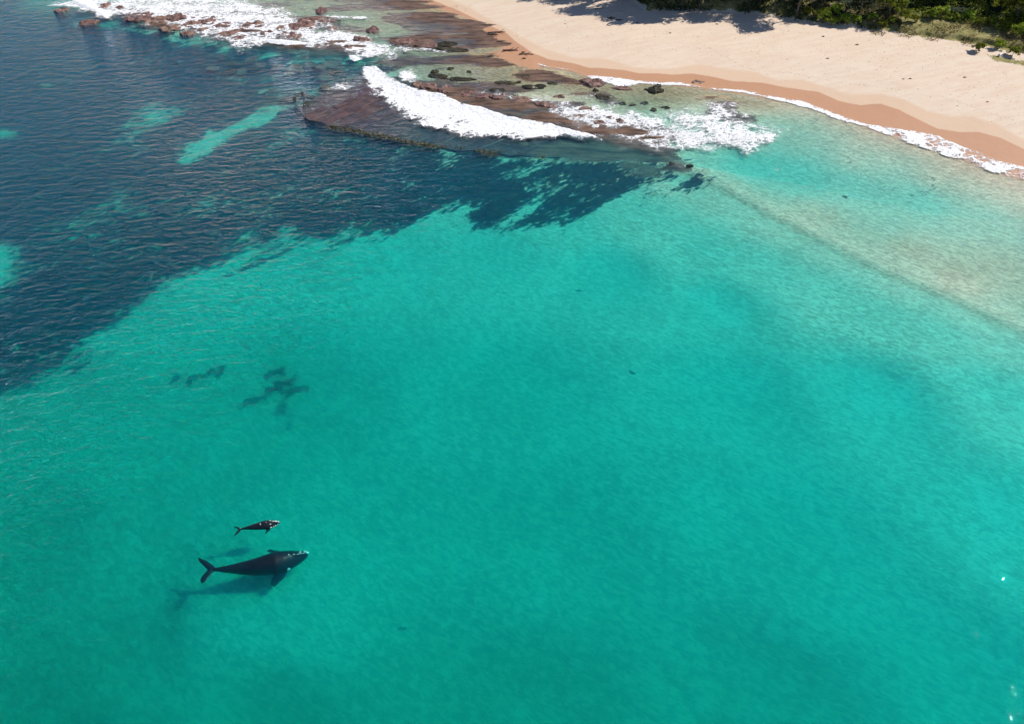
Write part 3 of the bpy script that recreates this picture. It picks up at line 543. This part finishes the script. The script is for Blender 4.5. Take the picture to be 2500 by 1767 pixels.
# dark weed-covered rocks lying on the sandy sea floor
def bed_weed(u, v, L, W, ang, label, h=.3, dens=.75, group='weed patches on the open sand floor'):
    x, y = gp(u, v, -4.5); z = hz(x, y)
    for _ in range(3): x, y = gp(u, v, z); z = hz(x, y)
    nu, nv = 44, 30; gu, gv = np.meshgrid(np.linspace(-L * .95, L * .95, nu), np.linspace(-W * 1.7, W * 1.7, nv)); X, Y = gu.ravel(), gv.ravel()
    yy = Y + .35 * W * np.sin(X * 1.6 + u) + .7 * fbm(X + u, Y, 1.6, 4, 3); rr = np.sqrt((X / (L * .62)) ** 2 + (yy / (W * .95)) ** 2)
    m = sm(1.05 - rr + .35 * fbm(X + u, Y + v, .9, 6, 3), -.1, .75) * dens; ca, sa = math.cos(R(ang)), math.sin(R(ang))
    base = np.array([hz(x + a * ca - b * sa, y + a * sa + b * ca) for a, b in zip(X, Y)]) - z
    I = np.arange(nu * nv).reshape(nv, nu); qs = np.stack([I[:-1, :-1], I[:-1, 1:], I[1:, 1:], I[1:, :-1]], -1).reshape(-1, 4)
    me = np_mesh('weed_patch', np.stack([X, Y, base + .05 + h * m], 1), qs); add_attr(me, 'mask', np.stack([m, m, m, m * 0 + 1], 1))
    o = link('weed_patch', me, M_bedweed, loc=(x, y, z)); o.rotation_euler.z = R(ang); tag(o, label, 'seaweed', group); return o
for a in [(430, 927, 2.6, 1.1, 45, 'leftmost small dark weed patch on the sea floor'), (469, 932, 3.8, 1.3, 50, 'dark slanting weed patch second from the left on the sea floor'), (512, 912, 2.6, 1.2, 25, 'faint dark weed patch touching its darker neighbour'), (537, 908, 3.6, 1.3, 50, 'darker of two touching weed patches right of the slanting one'),
          (672, 912, 4.6, 1.5, 42, 'topmost oval dark weed patch of the right hand cluster'), (698, 934, 5.0, 1.4, 45, 'long narrow dark weed patch in the middle of the cluster'), (672, 952, 3.6, 1.8, 40, 'broad dark weed patch joining the long one from below'), (722, 955, 4.4, 1.3, 38, 'rightmost dark weed patch of the cluster'),
          (622, 978, 5.0, .9, 38, 'thin trailing weed patch at the lower left of the cluster'), (842, 588, 5.2, 1.1, 46, 'slanting dark weed patch on sand off the weed edge'), (893, 556, 5.2, 1.7, 20, 'dark weed patch on pale sand just below the weed edge'), (820, 570, 6, 1.0, 44, 'thin slanting weed patch parallel to the weed edge')]:
    bed_weed(*a)
bed_weed(693, 1002, 5.5, 1.4, -58, 'very faint weed patch trailing down from the cluster', .2, .42); bed_weed(705, 1035, 1.6, 1.2, 0, 'faint round weed patch at the bottom of the cluster', .2, .45)
for (u, v, lb) in [(1412, 711, 'tiny dark weed clump alone on the turquoise sand'), (1545, 910, 'tiny dark weed clump lower right of the middle'), (2062, 480, 'small dark weed clump by the pale sandbar line'), (985, 1540, 'tiny dark weed clump low in the middle')]:
    o = bed_weed(u, v, 1.3, .4, -8, lb, .15, .95, 'lone weed clumps'); o.name = 'weed_clump'

# ------------------------------------------------------------------ whales
def tube(bm, rings):
    prev = None; first = None
    for pts in rings:
        vs = [bm.verts.new(p) for p in pts]
        if prev:
            n = len(vs)
            for i in range(n): bm.faces.new((prev[i], prev[(i + 1) % n], vs[(i + 1) % n], vs[i]))
        else: first = vs
        prev = vs
    bm.faces.new(first[::-1]); bm.faces.new(prev)
def fin(bm, path, th):
    """path: (leading point, trailing point) pairs from root to tip"""
    rings = []
    for (a, b), t in zip(path, th):
        a, b = Vector(a), Vector(b); c = (a + b) / 2; d = (b - a); up = Vector((0, 0, 1)); r = []
        for k in range(12):
            an = 2 * math.pi * k / 12; r.append(c + d * .5 * math.cos(an) + up * t * math.sin(an))
        rings.append(r)
    tube(bm, rings)
def whale(name, L, tail_px, head_px, z_tail, z_head, label, cat, fluke_u, fluke_l, near_fin, far_fin, voxel, bow=0.0):
    tx, ty = gp(*tail_px, z_tail); hx, hy = gp(*head_px, z_head)
    T = Vector((tx, ty, z_tail)); H = Vector((hx, hy, z_head)); ax = (H - T); L = ax.length; ax.normalize()
    side = Vector((-ax.y, ax.x, 0)).normalized(); up = ax.cross(side)
    M = Matrix((ax, side, up)).transposed().to_4x4()
    def W(x, y, z): return (x * L, y * L, z * L)
    bm = bmesh.new()
    st = [(0, .012, .018, 0, 0), (.05, .015, .026, 0, 0), (.12, .026, .036, 0, 0), (.22, .044, .052, 0, 0), (.34, .068, .072, 0, 0), (.46, .090, .092, 0, 0), (.58, .110, .108, 0, 0), (.68, .123, .113, 0, 0),
          (.76, .120, .106, -.003, 0), (.83, .105, .092, -.004, 0), (.89, .084, .074, -.006, 0), (.94, .060, .056, -.008, 0), (.98, .034, .036, -.012, 0), (1.0, .014, .018, -.016, 0)]
    st = [(t, w, h, zc, -bow * math.sin(math.pi * t)) for t, w, h, zc, _ in st]; fb = -bow * math.sin(math.pi * .73)
    rings = []
    for (t, w, h, zc, yc) in st:
        r = []
        for k in range(28):
            an = 2 * math.pi * k / 28; c, s_ = math.cos(an), math.sin(an)
            ww = w
            q_ = max(0, min(1, (t - .62) / .26)); q_ = q_ * q_ * (3 - 2 * q_)
            if s_ > 0: ww = w * (1 - .40 * s_ * q_)   # narrow arched upper jaw over wide lips
            r.append(W(t, yc + ww * c, zc + h * s_))
        rings.append(r)
    tube(bm, rings)
    # upper jaw ridge
    tube(bm, [[W(t, -bow * math.sin(math.pi * min(t, 1)) + w * math.cos(2 * math.pi * k / 14), z + h * math.sin(2 * math.pi * k / 14)) for k in range(14)] for t, w, h, z in ((.80, .03, .03, .062), (.86, .032, .028, .054), (.92, .028, .026, .044), (.97, .024, .024, .026), (1.012, .012, .013, .006))])
    for sgn, tip in ((1, fluke_u), (-1, fluke_l)):
        (bx, by, bz) = tip
        fin(bm, [(W(.065, 0, 0), W(-.022, 0, 0)), (W(.046, sgn * .03, bz * .2), W(-.046, sgn * .028, bz * .2)), (W(.016, sgn * by * .42, bz * .45), W(-.076, sgn * by * .42, bz * .45)), (W(bx * .45 + .012, sgn * by * .72, bz * .7), W(bx * .45 - .062, sgn * by * .74, bz * .7)), (W(bx + .014, sgn * by * .97, bz), W(bx - .014, sgn * by, bz))],
            [L * .016, L * .012, L * .009, L * .007, L * .003])
    for sgn, (fx, fy, fz, wd) in ((-1, near_fin), (1, far_fin)):
        F = lambda x, y, z: W(x, y + fb, z)
        fin(bm, [(F(.81, sgn * .06, -.03), F(.645, sgn * .06, -.03)), (F(.79, sgn * .10, -.04), F(.65, sgn * .10, -.04)), (F(.755, sgn * (.11 + (fy - .11) * .35), -.04 + fz * .4), F(.755 - wd * 1.15, sgn * (.11 + (fy - .11) * .35), -.04 + fz * .4)),
                 (F(fx + wd * .42, sgn * (.11 + (fy - .11) * .75), -.04 + fz * .75), F(fx - wd * .36, sgn * (.11 + (fy - .11) * .75), -.04 + fz * .75)), (F(fx + wd * .10, sgn * fy, -.04 + fz), F(fx - wd * .10, sgn * fy * .99, -.04 + fz))],
            [L * .03, L * .02, L * .014, L * .01, L * .004])
    bmesh.ops.recalc_face_normals(bm, faces=bm.faces)
    me = bm_mesh('body', bm); tmp = bpy.data.objects.new('tmp', me); COL.objects.link(tmp)
    md = tmp.modifiers.new('r', 'REMESH'); md.mode = 'VOXEL'; md.voxel_size = voxel
    ms = tmp.modifiers.new('s', 'SMOOTH'); ms.factor = .5; ms.iterations = 4
    ev = tmp.evaluated_get(bpy.context.evaluated_depsgraph_get()); me2 = bpy.data.meshes.new_from_object(ev); bpy.data.objects.remove(tmp)
    root = bpy.data.objects.new(name, None); COL.objects.link(root); root.matrix_world = Matrix.Translation(T) @ M
    tag(root, label, cat); body = link('body', me2, M_whale, root)
    return root, body, L
def patches(root, body, L, spots, seed, mat=None, name='callosity', bow=0.0):
    """knobbly pale growths seated on the skin: (t along body, side, half length, half width)"""
    rnd = random.Random(seed)
    from mathutils import noise as mn
    for (t, y, a, b, up) in spots:
        org = Vector((t * L, y * L, .3 * L if up > 0 else 0)); d = Vector((0, 0, -1))
        if up <= 0: org = Vector((t * L, y * L * 6, up * L)); d = Vector((0, -1 if y > 0 else 1, 0))
        org.y -= bow * math.sin(math.pi * min(t, 1)) * L; ok, p, n, _ = body.ray_cast(org, d)
        if not ok: continue
        bm = bmesh.new(); bmesh.ops.create_icosphere(bm, subdivisions=3, radius=1); o3 = Vector((rnd.uniform(0, 90), 0, 0))
        q = n.to_track_quat('Z', 'X')
        for v in bm.verts:
            k = 1 + .45 * mn.noise(v.co * 2.2 + o3); v.co = Vector((v.co.x * a * L * k, v.co.y * b * L * k, v.co.z * .011 * L * k * (1.2 if v.co.z > 0 else 1)))
        rot = Matrix.Identity(3)
        xa = (Vector((1, 0, 0)) - n * n.x).normalized(); ya = n.cross(xa); rot = Matrix((xa, ya, n)).transposed()
        for v in bm.verts: v.co = rot @ v.co
        link(name, bm_mesh(name, bm), mat or M_callus, root, p)
adult, ab_, LA = whale('adult_whale', 14, (512, 1390), (751, 1352), -1.1, -1.9, 'large black adult right whale swimming below the smaller calf, pale growths on its head', 'whale',
    (-.115, .150, .03), (-.06, .150, .0), (.64, .225, -.06, .12), (.60, .205, .0, .10), .075, .055)
patches(adult, ab_, LA, [(1.0, .0, .018, .014, 1), (.975, .012, .012, .010, 1), (.925, .0, .012, .005, 1), (.93, .02, .007, .005, 1), (.905, -.012, .014, .004, 1), (.865, -.004, .011, .006, 1), (.815, .0, .006, .013, 1)], 1, bow=.055)
patches(adult, ab_, LA, [(.80, -.12, .016, .016, -.005)], 2, M_greypatch, 'pale_skin_patch', .055)
calf, cb_, LC = whale('whale_calf', 5.6, (583.5, 1292), (681, 1275), -.28, -.30, 'small black whale calf with white head growths swimming above the adult', 'whale calf',
    (-.14, .13, .0), (-.11, .17, -.02), (.66, .22, -.05, .07), (.64, .12, -.06, .05), .04)
patches(calf, cb_, LC, [(.99, .012, .03, .018, 1), (.93, .012, .035, .014, 1), (.87, .014, .03, .010, 1), (.79, .05, .022, .013, 1), (.80, -.055, .02, .010, 1), (.555, -.02, .006, .028, 1), (.70, .0, .005, .018, 1)], 3)
patches(calf, cb_, LC, [(.80, -.09, .026, .020, .0), (.86, -.08, .018, .010, -.005), (.91, -.07, .022, .012, -.005), (.97, -.06, .012, .010, -.01)], 4)
patches(calf, cb_, LC, [(.03, .02, .012, .018, 1)], 5, M_greypatch, 'pale_skin_patch')

# ------------------------------------------------------------------ trees and shrubs
def crown_mesh(seed, rx, rz, n_cl, n_leaf, leaf, low=.25):
    rn = np.random.RandomState(seed); co = []
    d = rn.normal(size=(n_cl, 3)); d /= np.linalg.norm(d, axis=1)[:, None]; d[:, 2] = np.abs(d[:, 2]) * 1.0 - low
    rad = rn.uniform(.55, 1.0, n_cl)[:, None]; bump = 1 + .28 * rn.normal(size=(n_cl, 1)) * .6
    cen = d * rad * bump * np.array([rx, rx * rn.uniform(.8, 1.1), rz]); cr = rn.uniform(.16, .34, n_cl) * rx
    C_ = np.repeat(cen, n_leaf, 0); r_ = np.repeat(cr, n_leaf)
    e = rn.normal(size=(len(C_), 3)); e /= np.linalg.norm(e, axis=1)[:, None]; p = C_ + e * (r_ * rn.uniform(.45, 1.05, len(C_)))[:, None] * np.array([1, 1, .75])
    nrm = e + rn.normal(size=e.shape) * .6 + np.array([0, 0, .5]); nrm /= np.linalg.norm(nrm, axis=1)[:, None]
    a = np.cross(nrm, rn.normal(size=e.shape)); a /= np.linalg.norm(a, axis=1)[:, None]; b = np.cross(nrm, a)
    s = leaf * rn.uniform(.6, 1.4, len(C_))[:, None]
    q = np.stack([p - a * s, p - b * s * .45, p + a * s, p + b * s * .45], 1).reshape(-1, 3)
    return np_mesh('crown', q, np.arange(len(q)).reshape(-1, 4))
def trunk_mesh(seed, h, r):
    rn = random.Random(seed); bm = bmesh.new()
    def limb(a, b, r0, r1, bend):
        rings = []
        for k in range(5):
            t = k / 4; c = a.lerp(b, t) + bend * math.sin(t * math.pi); rr = r0 * (1 - t) + r1 * t
            rings.append([c + Vector((rr * math.cos(i * math.pi / 3), rr * math.sin(i * math.pi / 3), 0)) for i in range(6)])
        tube(bm, rings)
    top = Vector((rn.uniform(-.6, .6), rn.uniform(-.6, .6), h)); limb(Vector((0, 0, -.6)), top, r, r * .5, Vector((rn.uniform(-.3, .3), rn.uniform(-.3, .3), 0)))
    for k in range(6):
        s = Vector((top.x, top.y, top.z)) * rn.uniform(.5, .95); an = rn.uniform(0, 6.28)
        limb(s, s + Vector((math.cos(an) * h * .45, math.sin(an) * h * .45, h * rn.uniform(.25, .55))), r * .45, r * .12, Vector((0, 0, .2)))
    return bm_mesh('trunk', bm)
def copy_tree(o, parent=None):
    c = o.copy(); COL.objects.link(c); c.parent = parent
    for ch in list(o.children): copy_tree(ch, c)
    return c
protos = []
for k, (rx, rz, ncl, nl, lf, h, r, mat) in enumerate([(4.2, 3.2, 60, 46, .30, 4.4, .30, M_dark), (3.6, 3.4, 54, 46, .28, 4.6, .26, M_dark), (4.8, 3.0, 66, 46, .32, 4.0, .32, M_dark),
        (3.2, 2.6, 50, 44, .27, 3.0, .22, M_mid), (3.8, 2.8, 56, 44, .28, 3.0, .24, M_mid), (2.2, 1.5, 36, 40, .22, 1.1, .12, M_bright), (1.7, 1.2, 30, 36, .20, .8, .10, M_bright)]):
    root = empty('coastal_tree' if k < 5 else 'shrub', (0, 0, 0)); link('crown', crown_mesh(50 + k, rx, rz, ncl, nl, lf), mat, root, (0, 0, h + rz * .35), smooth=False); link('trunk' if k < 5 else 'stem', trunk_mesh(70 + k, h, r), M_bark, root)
    protos.append(root)
usedp = set()
def plant(k, x, y, sc, rz, label, group, cat='tree', sz=1.0):
    p = protos[k]
    o = p if k not in usedp else copy_tree(p); usedp.add(k)
    o.location = (x, y, hz(x, y) - .1); o.rotation_euler = (0, 0, rz); o.scale = (sc, sc, sc * sz); tag(o, label, cat, group); return o
rnd = random.Random(77); veg_line = gpl(VEG, 2.2)
def on_veg(u):
    for i in range(len(VEG) - 1):
        if VEG[i][0] <= u <= VEG[i + 1][0]:
            f = (u - VEG[i][0]) / (VEG[i + 1][0] - VEG[i][0]); return VEG[i][1] * (1 - f) + VEG[i + 1][1] * f
pts = []
def try_add(x, y, dmin):
    for (a, b) in pts:
        if (a - x) ** 2 + (b - y) ** 2 < dmin * dmin: return False
    pts.append((x, y)); return True
# the wood behind the beach, in rows going back from its edge
for row in range(9):
    off = 5.5 + row * 7.0; u = 1250 if row < 5 else 1500
    while u < 2760:
        uu = u + rnd.uniform(-12, 12); v = on_veg(uu); x, y = gp(uu, v, 2.2); y += max(0, min(1, (uu - 2150) / 200)) * 15 + off - (2.5 if uu < 1950 else 0) + rnd.uniform(-2.5, 2.5); x += rnd.uniform(-2, 2)
        u += 38
        if not try_add(x, y, 5.0): continue
        right = uu > 2080 + rnd.uniform(-80, 80)
        inview = gp(uu, -30, 6)[1] > y
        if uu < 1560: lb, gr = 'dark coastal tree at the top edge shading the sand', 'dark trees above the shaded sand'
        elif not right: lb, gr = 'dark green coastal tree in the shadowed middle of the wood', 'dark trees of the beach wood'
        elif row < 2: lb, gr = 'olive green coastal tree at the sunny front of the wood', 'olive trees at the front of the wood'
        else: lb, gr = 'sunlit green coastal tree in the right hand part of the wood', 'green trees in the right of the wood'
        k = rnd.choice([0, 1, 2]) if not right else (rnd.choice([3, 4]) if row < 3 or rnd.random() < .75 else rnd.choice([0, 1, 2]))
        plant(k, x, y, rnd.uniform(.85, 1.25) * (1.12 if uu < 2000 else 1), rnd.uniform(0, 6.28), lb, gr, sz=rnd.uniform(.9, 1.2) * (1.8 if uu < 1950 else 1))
# low shrubs along the front
u = 1980
while u < 2640:
    uu = u + rnd.uniform(-8, 8); x, y = gp(uu, on_veg(uu), 2.6); y += rnd.uniform(1.0, 5) + max(0, min(1, (uu - 2150) / 200)) * 9
    plant(rnd.choice([5, 6]), x, y, rnd.uniform(.7, 1.25), rnd.uniform(0, 6.28), 'low yellow green shrub at the foot of the sunny wood', 'low shrubs along the dune edge', 'shrub'); u += 30
for (u, v, lb) in [(2030, 52, 'single bright yellow bush standing out before the dark trees'), (2390, 118, 'bright shrub on the grassy dune, left of a low one'), (2440, 112, 'shrub on the crest of the grassy dune'), (2475, 128, 'bright shrub nearest the right edge of the dune')]:
    x, y = gp(u, v, 3.4); plant(5, x, y, .9, rnd.uniform(0, 6), lb, None, 'shrub')
# undergrowth beneath the wood and tufts of grass on the dune: too many to count
rn = np.random.RandomState(5); uu = rn.uniform(1500, 2800, 60000); 
vv = np.interp(uu, [p[0] for p in VEG], [p[1] for p in VEG]); xy = np.array([gp(a, b, 2.2) for a, b in zip(uu, vv)]); off = rn.uniform(0, 1, len(uu)) ** 1.5 * 70 - .5
X, Y = xy[:, 0], xy[:, 1] + off
clump = fbm(X, Y, 3.5, 60, 3) > -.15; X, Y = X[clump], Y[clump]
def hz_many(X, Y):
    i = np.clip(np.searchsorted(xs, X) - 1, 0, nx_ - 2); j = np.clip(np.searchsorted(ys, Y) - 1, 0, ny_ - 2)
    fx = (X - xs[i]) / (xs[i + 1] - xs[i]); fy = (Y - ys[j]) / (ys[j + 1] - ys[j]); Z = gz.reshape(ny_, nx_)
    return (Z[j, i] * (1 - fx) + Z[j, i + 1] * fx) * (1 - fy) + (Z[j + 1, i] * (1 - fx) + Z[j + 1, i + 1] * fx) * fy
def scatter_leaves(name, X, Y, size, up, mat, label, cat, n=1, seed=1):
    rn = np.random.RandomState(seed); X = np.repeat(X, n); Y = np.repeat(Y, n); X = X + rn.normal(size=X.size) * size; Y = Y + rn.normal(size=X.size) * size
    Z = hz_many(X, Y) + rn.uniform(0, up, X.size); p = np.stack([X, Y, Z], 1)
    nrm = rn.normal(size=p.shape) * .8 + np.array([0, -.3, .8]); nrm /= np.linalg.norm(nrm, axis=1)[:, None]
    a = np.cross(nrm, rn.normal(size=p.shape)); a /= np.linalg.norm(a, axis=1)[:, None]; b = np.cross(nrm, a); s = size * rn.uniform(.5, 1.3, len(p))[:, None]
    q = np.stack([p - a * s, p - b * s * .5, p + a * s, p + b * s * .5], 1).reshape(-1, 3)
    o = link(name, np_mesh(name, q, np.arange(len(q)).reshape(-1, 4)), mat, smooth=False); tag(o, label, cat, kind='stuff'); return o
off_ = Y - np.interp(X, xy[:, 0][np.argsort(xy[:, 0])], xy[:, 1][np.argsort(xy[:, 0])]); kr = (X > 118) & (off_ > 8); kl = X <= 118
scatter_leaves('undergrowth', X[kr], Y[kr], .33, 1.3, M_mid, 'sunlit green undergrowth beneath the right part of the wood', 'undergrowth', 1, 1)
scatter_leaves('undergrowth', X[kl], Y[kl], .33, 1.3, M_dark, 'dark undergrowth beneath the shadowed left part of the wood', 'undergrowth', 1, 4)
uu = rn.uniform(2120, 2760, 9000); vv = np.interp(uu, [p[0] for p in VEG], [p[1] for p in VEG]); xy = np.array([gp(a, b, 2.2) for a, b in zip(uu, vv)]); X, Y = xy[:, 0], xy[:, 1] + rn.uniform(-5, 17, len(uu))
c = fbm(X, Y, 3, 61, 3) > .0; scatter_leaves('dune_grass', X[c], Y[c], .22, .5, M_grass, 'yellowish dune grass along the crumbling sand edge', 'grass', 2, 2)

# ------------------------------------------------------------------ things on the sand
def log(u, v, L, r, ang, label, z=1.0, mat=None, branches=2, group='driftwood on the sand'):
    x, y = gp(u, v, z); z = hz(x, y); x, y = gp(u, v, z); rn = random.Random(int(u * 3 + v)); bm = bmesh.new()
    def bar(a, b, r0, r1):
        rings = []
        for k in range(6):
            t = k / 5; c = Vector(a).lerp(Vector(b), t) + Vector((0, math.sin(t * 3) * .08 * L, 0)) * (.5 if r0 < r else 1); rr = (r0 * (1 - t) + r1 * t) * rn.uniform(.85, 1.15)
            rings.append([c + Vector((0, rr * math.cos(i * math.pi / 4), rr * math.sin(i * math.pi / 4))) for i in range(8)])
        tube(bm, rings)
    bar((-L / 2, 0, r * .7), (L / 2, 0, r * .7), r, r * .45)
    for k in range(branches):
        x0 = rn.uniform(-.2, .3) * L; bar((x0, 0, r), (x0 + L * .3, rn.choice([-1, 1]) * L * .22, r + L * .08), r * .5, r * .15)
    o = link('driftwood', bm_mesh('driftwood', bm), mat or M_drift, loc=(x, y, hz(x, y))); o.rotation_euler.z = R(ang); tag(o, label, 'driftwood', group)
log(1212, 82, 5.2, .30, 6, 'forked driftwood log at the point where pool meets sand'); log(1204, 86, 3.2, .28, -4, 'darker short log under the forked one by the pool')
log(1285, 135, 4.2, .22, -4, 'thin dark stick lying by the sandy corner'); log(1246, 125, 4.6, .3, 2, 'tangled dark branch pile among the corner rocks', branches=4); log(1220, 103, 2.0, .22, 0, 'short black log above the weedy ledge', branches=0)
log(1278, 130, .9, .3, 30, 'small round stump left of the corner stick', branches=0); log(1280, 145, 1.1, .25, 0, 'small dark knot of wood below the corner stick', branches=0)
log(2444, 136, 2.6, .38, 34, 'white bleached log lying on the grassy edge at far right', 2.6, M_bleach, 0, None)
log(1465, 22, 3.5, .14, 20, 'branch lying on shaded sand under the wood', 2.0)
def tuft(u, v, r, label, g, z=2.2, mat=None):
    x, y = gp(u, v, z); z = hz(x, y); x, y = gp(u, v, z); rn = np.random.RandomState(int(u + v)); n = 120
    e = rn.normal(size=(n, 3)) * np.array([r, r * .6, .12]) * .55 ; e[:, 2] = np.abs(e[:, 2]); nr = rn.normal(size=(n, 3)); a = rn.normal(size=(n, 3)); b = np.cross(nr, a); a /= np.linalg.norm(a, axis=1)[:, None]; b /= np.linalg.norm(b, axis=1)[:, None]; s = .11 if r < .7 else .2
    q = np.stack([e - a * s, e - b * s * .4, e + a * s, e + b * s * .4], 1).reshape(-1, 3)
    o = link('seaweed_clump', np_mesh('seaweed', q, np.arange(len(q)).reshape(-1, 4)), mat or M_weed, loc=(x, y, z + .02), smooth=False); tag(o, label, 'seaweed', g)
for (u, v, r) in [(1636, 82, .35), (1558, 126, .35), (1492, 45, 1.1), (1510, 50, .8), (1555, 56, .4), (2020, 144, .4), (1922, 147, .3), (2222, 193, .35), (2205, 194, .25), (1962, 174, .3), (2092, 110, .5), (1695, 140, .3), (1608, 144, .25), (2355, 190, .3), (1114, 18, 1.8), (2010, 90, .35), (1750, 60, .35), (1380, 60, .25), (2410, 250, .25)]:
    tuft(u, v, r, 'small dark scrap of seaweed lying on the open pale sand' if r < .7 else ('flat brown weed patch beside the tracks at the top of the beach' if u < 1200 else ('wider brown weed patch just below the tree shadows' if r > 1 else 'smaller brown weed patch right of the wider one')), 'seaweed scraps on the sand' if r < .7 else None)
# kelp fringe along the seaward foot of the shelf
rn = np.random.RandomState(12); lw_ = np.array(low, float); uu = rn.uniform(790, 1330, 3500); vv = np.interp(uu, lw_[:, 0], lw_[:, 1]) + rn.normal(size=uu.size) * 3.6 + 3; xy = np.array([gp(a, b) for a, b in zip(uu, vv)])
c = fbm(xy[:, 0], xy[:, 1], 5, 62, 3) > -.1; xy = xy[c]; n = len(xy); p = np.stack([xy[:, 0], xy[:, 1], rn.uniform(-.5, .02, n)], 1)
nrm = rn.normal(size=p.shape) * .5 + np.array([0, 0, 1]); a = np.cross(nrm, rn.normal(size=p.shape)); a /= np.linalg.norm(a, axis=1)[:, None]; b = np.cross(nrm, a); b /= np.linalg.norm(b, axis=1)[:, None]; sz = .32 * rn.uniform(.5, 1.4, n)[:, None]
q = np.stack([p - a * sz, p - b * sz * .3, p + a * sz, p + b * sz * .3], 1).reshape(-1, 3)
tag(link('kelp', np_mesh('kelp', q, np.arange(len(q)).reshape(-1, 4)), M_kelp, smooth=False), 'yellow brown kelp fringing the seaward edge of the rock shelf', 'kelp', kind='stuff')
# fine beach litter and footprints: too many to count
rn = np.random.RandomState(9); L1 = gpl([(1700, 100), (1740, 120), (1800, 150), (1850, 166), (1920, 170), (2050, 196), (2200, 215)], 1.6); pr = []
for i in range(len(L1) - 1):
    n = int(np.linalg.norm(L1[i + 1] - L1[i]) / .7)
    for k in range(n): pr.append(L1[i] + (L1[i + 1] - L1[i]) * k / n + rn.normal(size=2) * .12)
for q0, q1 in (((1258, 62), (1268, 100)), ((1130, 22), (1175, -8)), ((1450, 78), (1495, 98)), ((2300, 240), (2480, 300))):
    a, b = np.array(gp(*q0, 1)), np.array(gp(*q1, 1)); n = int(np.linalg.norm(b - a) / .7)
    for k in range(n): pr.append(a + (b - a) * k / n + rn.normal(size=2) * .15)
for k in range(1500):
    u = rn.uniform(1300, 2600); v0 = np.interp(u, [p[0] for p in VEG], [p[1] for p in VEG]); v1 = np.interp(u, [p[0] for p in DAMP], [p[1] for p in DAMP]); pr.append(np.array(gp(u, v0 + (v1 - v0) * rn.beta(1.2, 1.6), 1.5)))
pr = np.array(pr); keep = (pr[:, 1] < 299) & (np.abs(pr[:, 0]) < 229)
pr = pr[keep]; scatter_leaves('beach_litter', pr[:, 0], pr[:, 1], .13, .05, M_weed, 'fine dark litter and tracks scattered over the dry sand', 'beach litter', 1, 3)

# ------------------------------------------------------------------ which one is which: look-alikes in a row are told apart by their place in it
ORD = 'leftmost second third fourth fifth sixth seventh eighth ninth tenth eleventh twelfth thirteenth fourteenth fifteenth sixteenth seventeenth eighteenth nineteenth twentieth'.split() + ['twenty-' + w for w in 'first second third fourth fifth sixth seventh eighth ninth'.split()]
same = {}
for o in COL.objects:
    if o.parent is None and o.get('group') and o.get('label'): same.setdefault((o['group'], o['label']), []).append(o)
for (g, lb), os_ in same.items():
    seen_ = []
    for o in os_:
        p = o.location; f = p.y * C45 + (CAM_H - p.z) * S45; u = p.x / f * FPX + 1250; v = 883.5 - (p.y * S45 - (CAM_H - p.z) * C45) / f * FPX
        if 0 <= u <= 2500 and 0 <= v <= 1767: seen_.append((u, o))
    if not 2 <= len(seen_) <= len(ORD) or 'wood' in g: continue
    for k, (u, o) in enumerate(sorted(seen_, key=lambda q: q[0])):
        o['label'] = (lb + ', ' + (ORD[k] + ' from the left' if k else 'the leftmost one'))
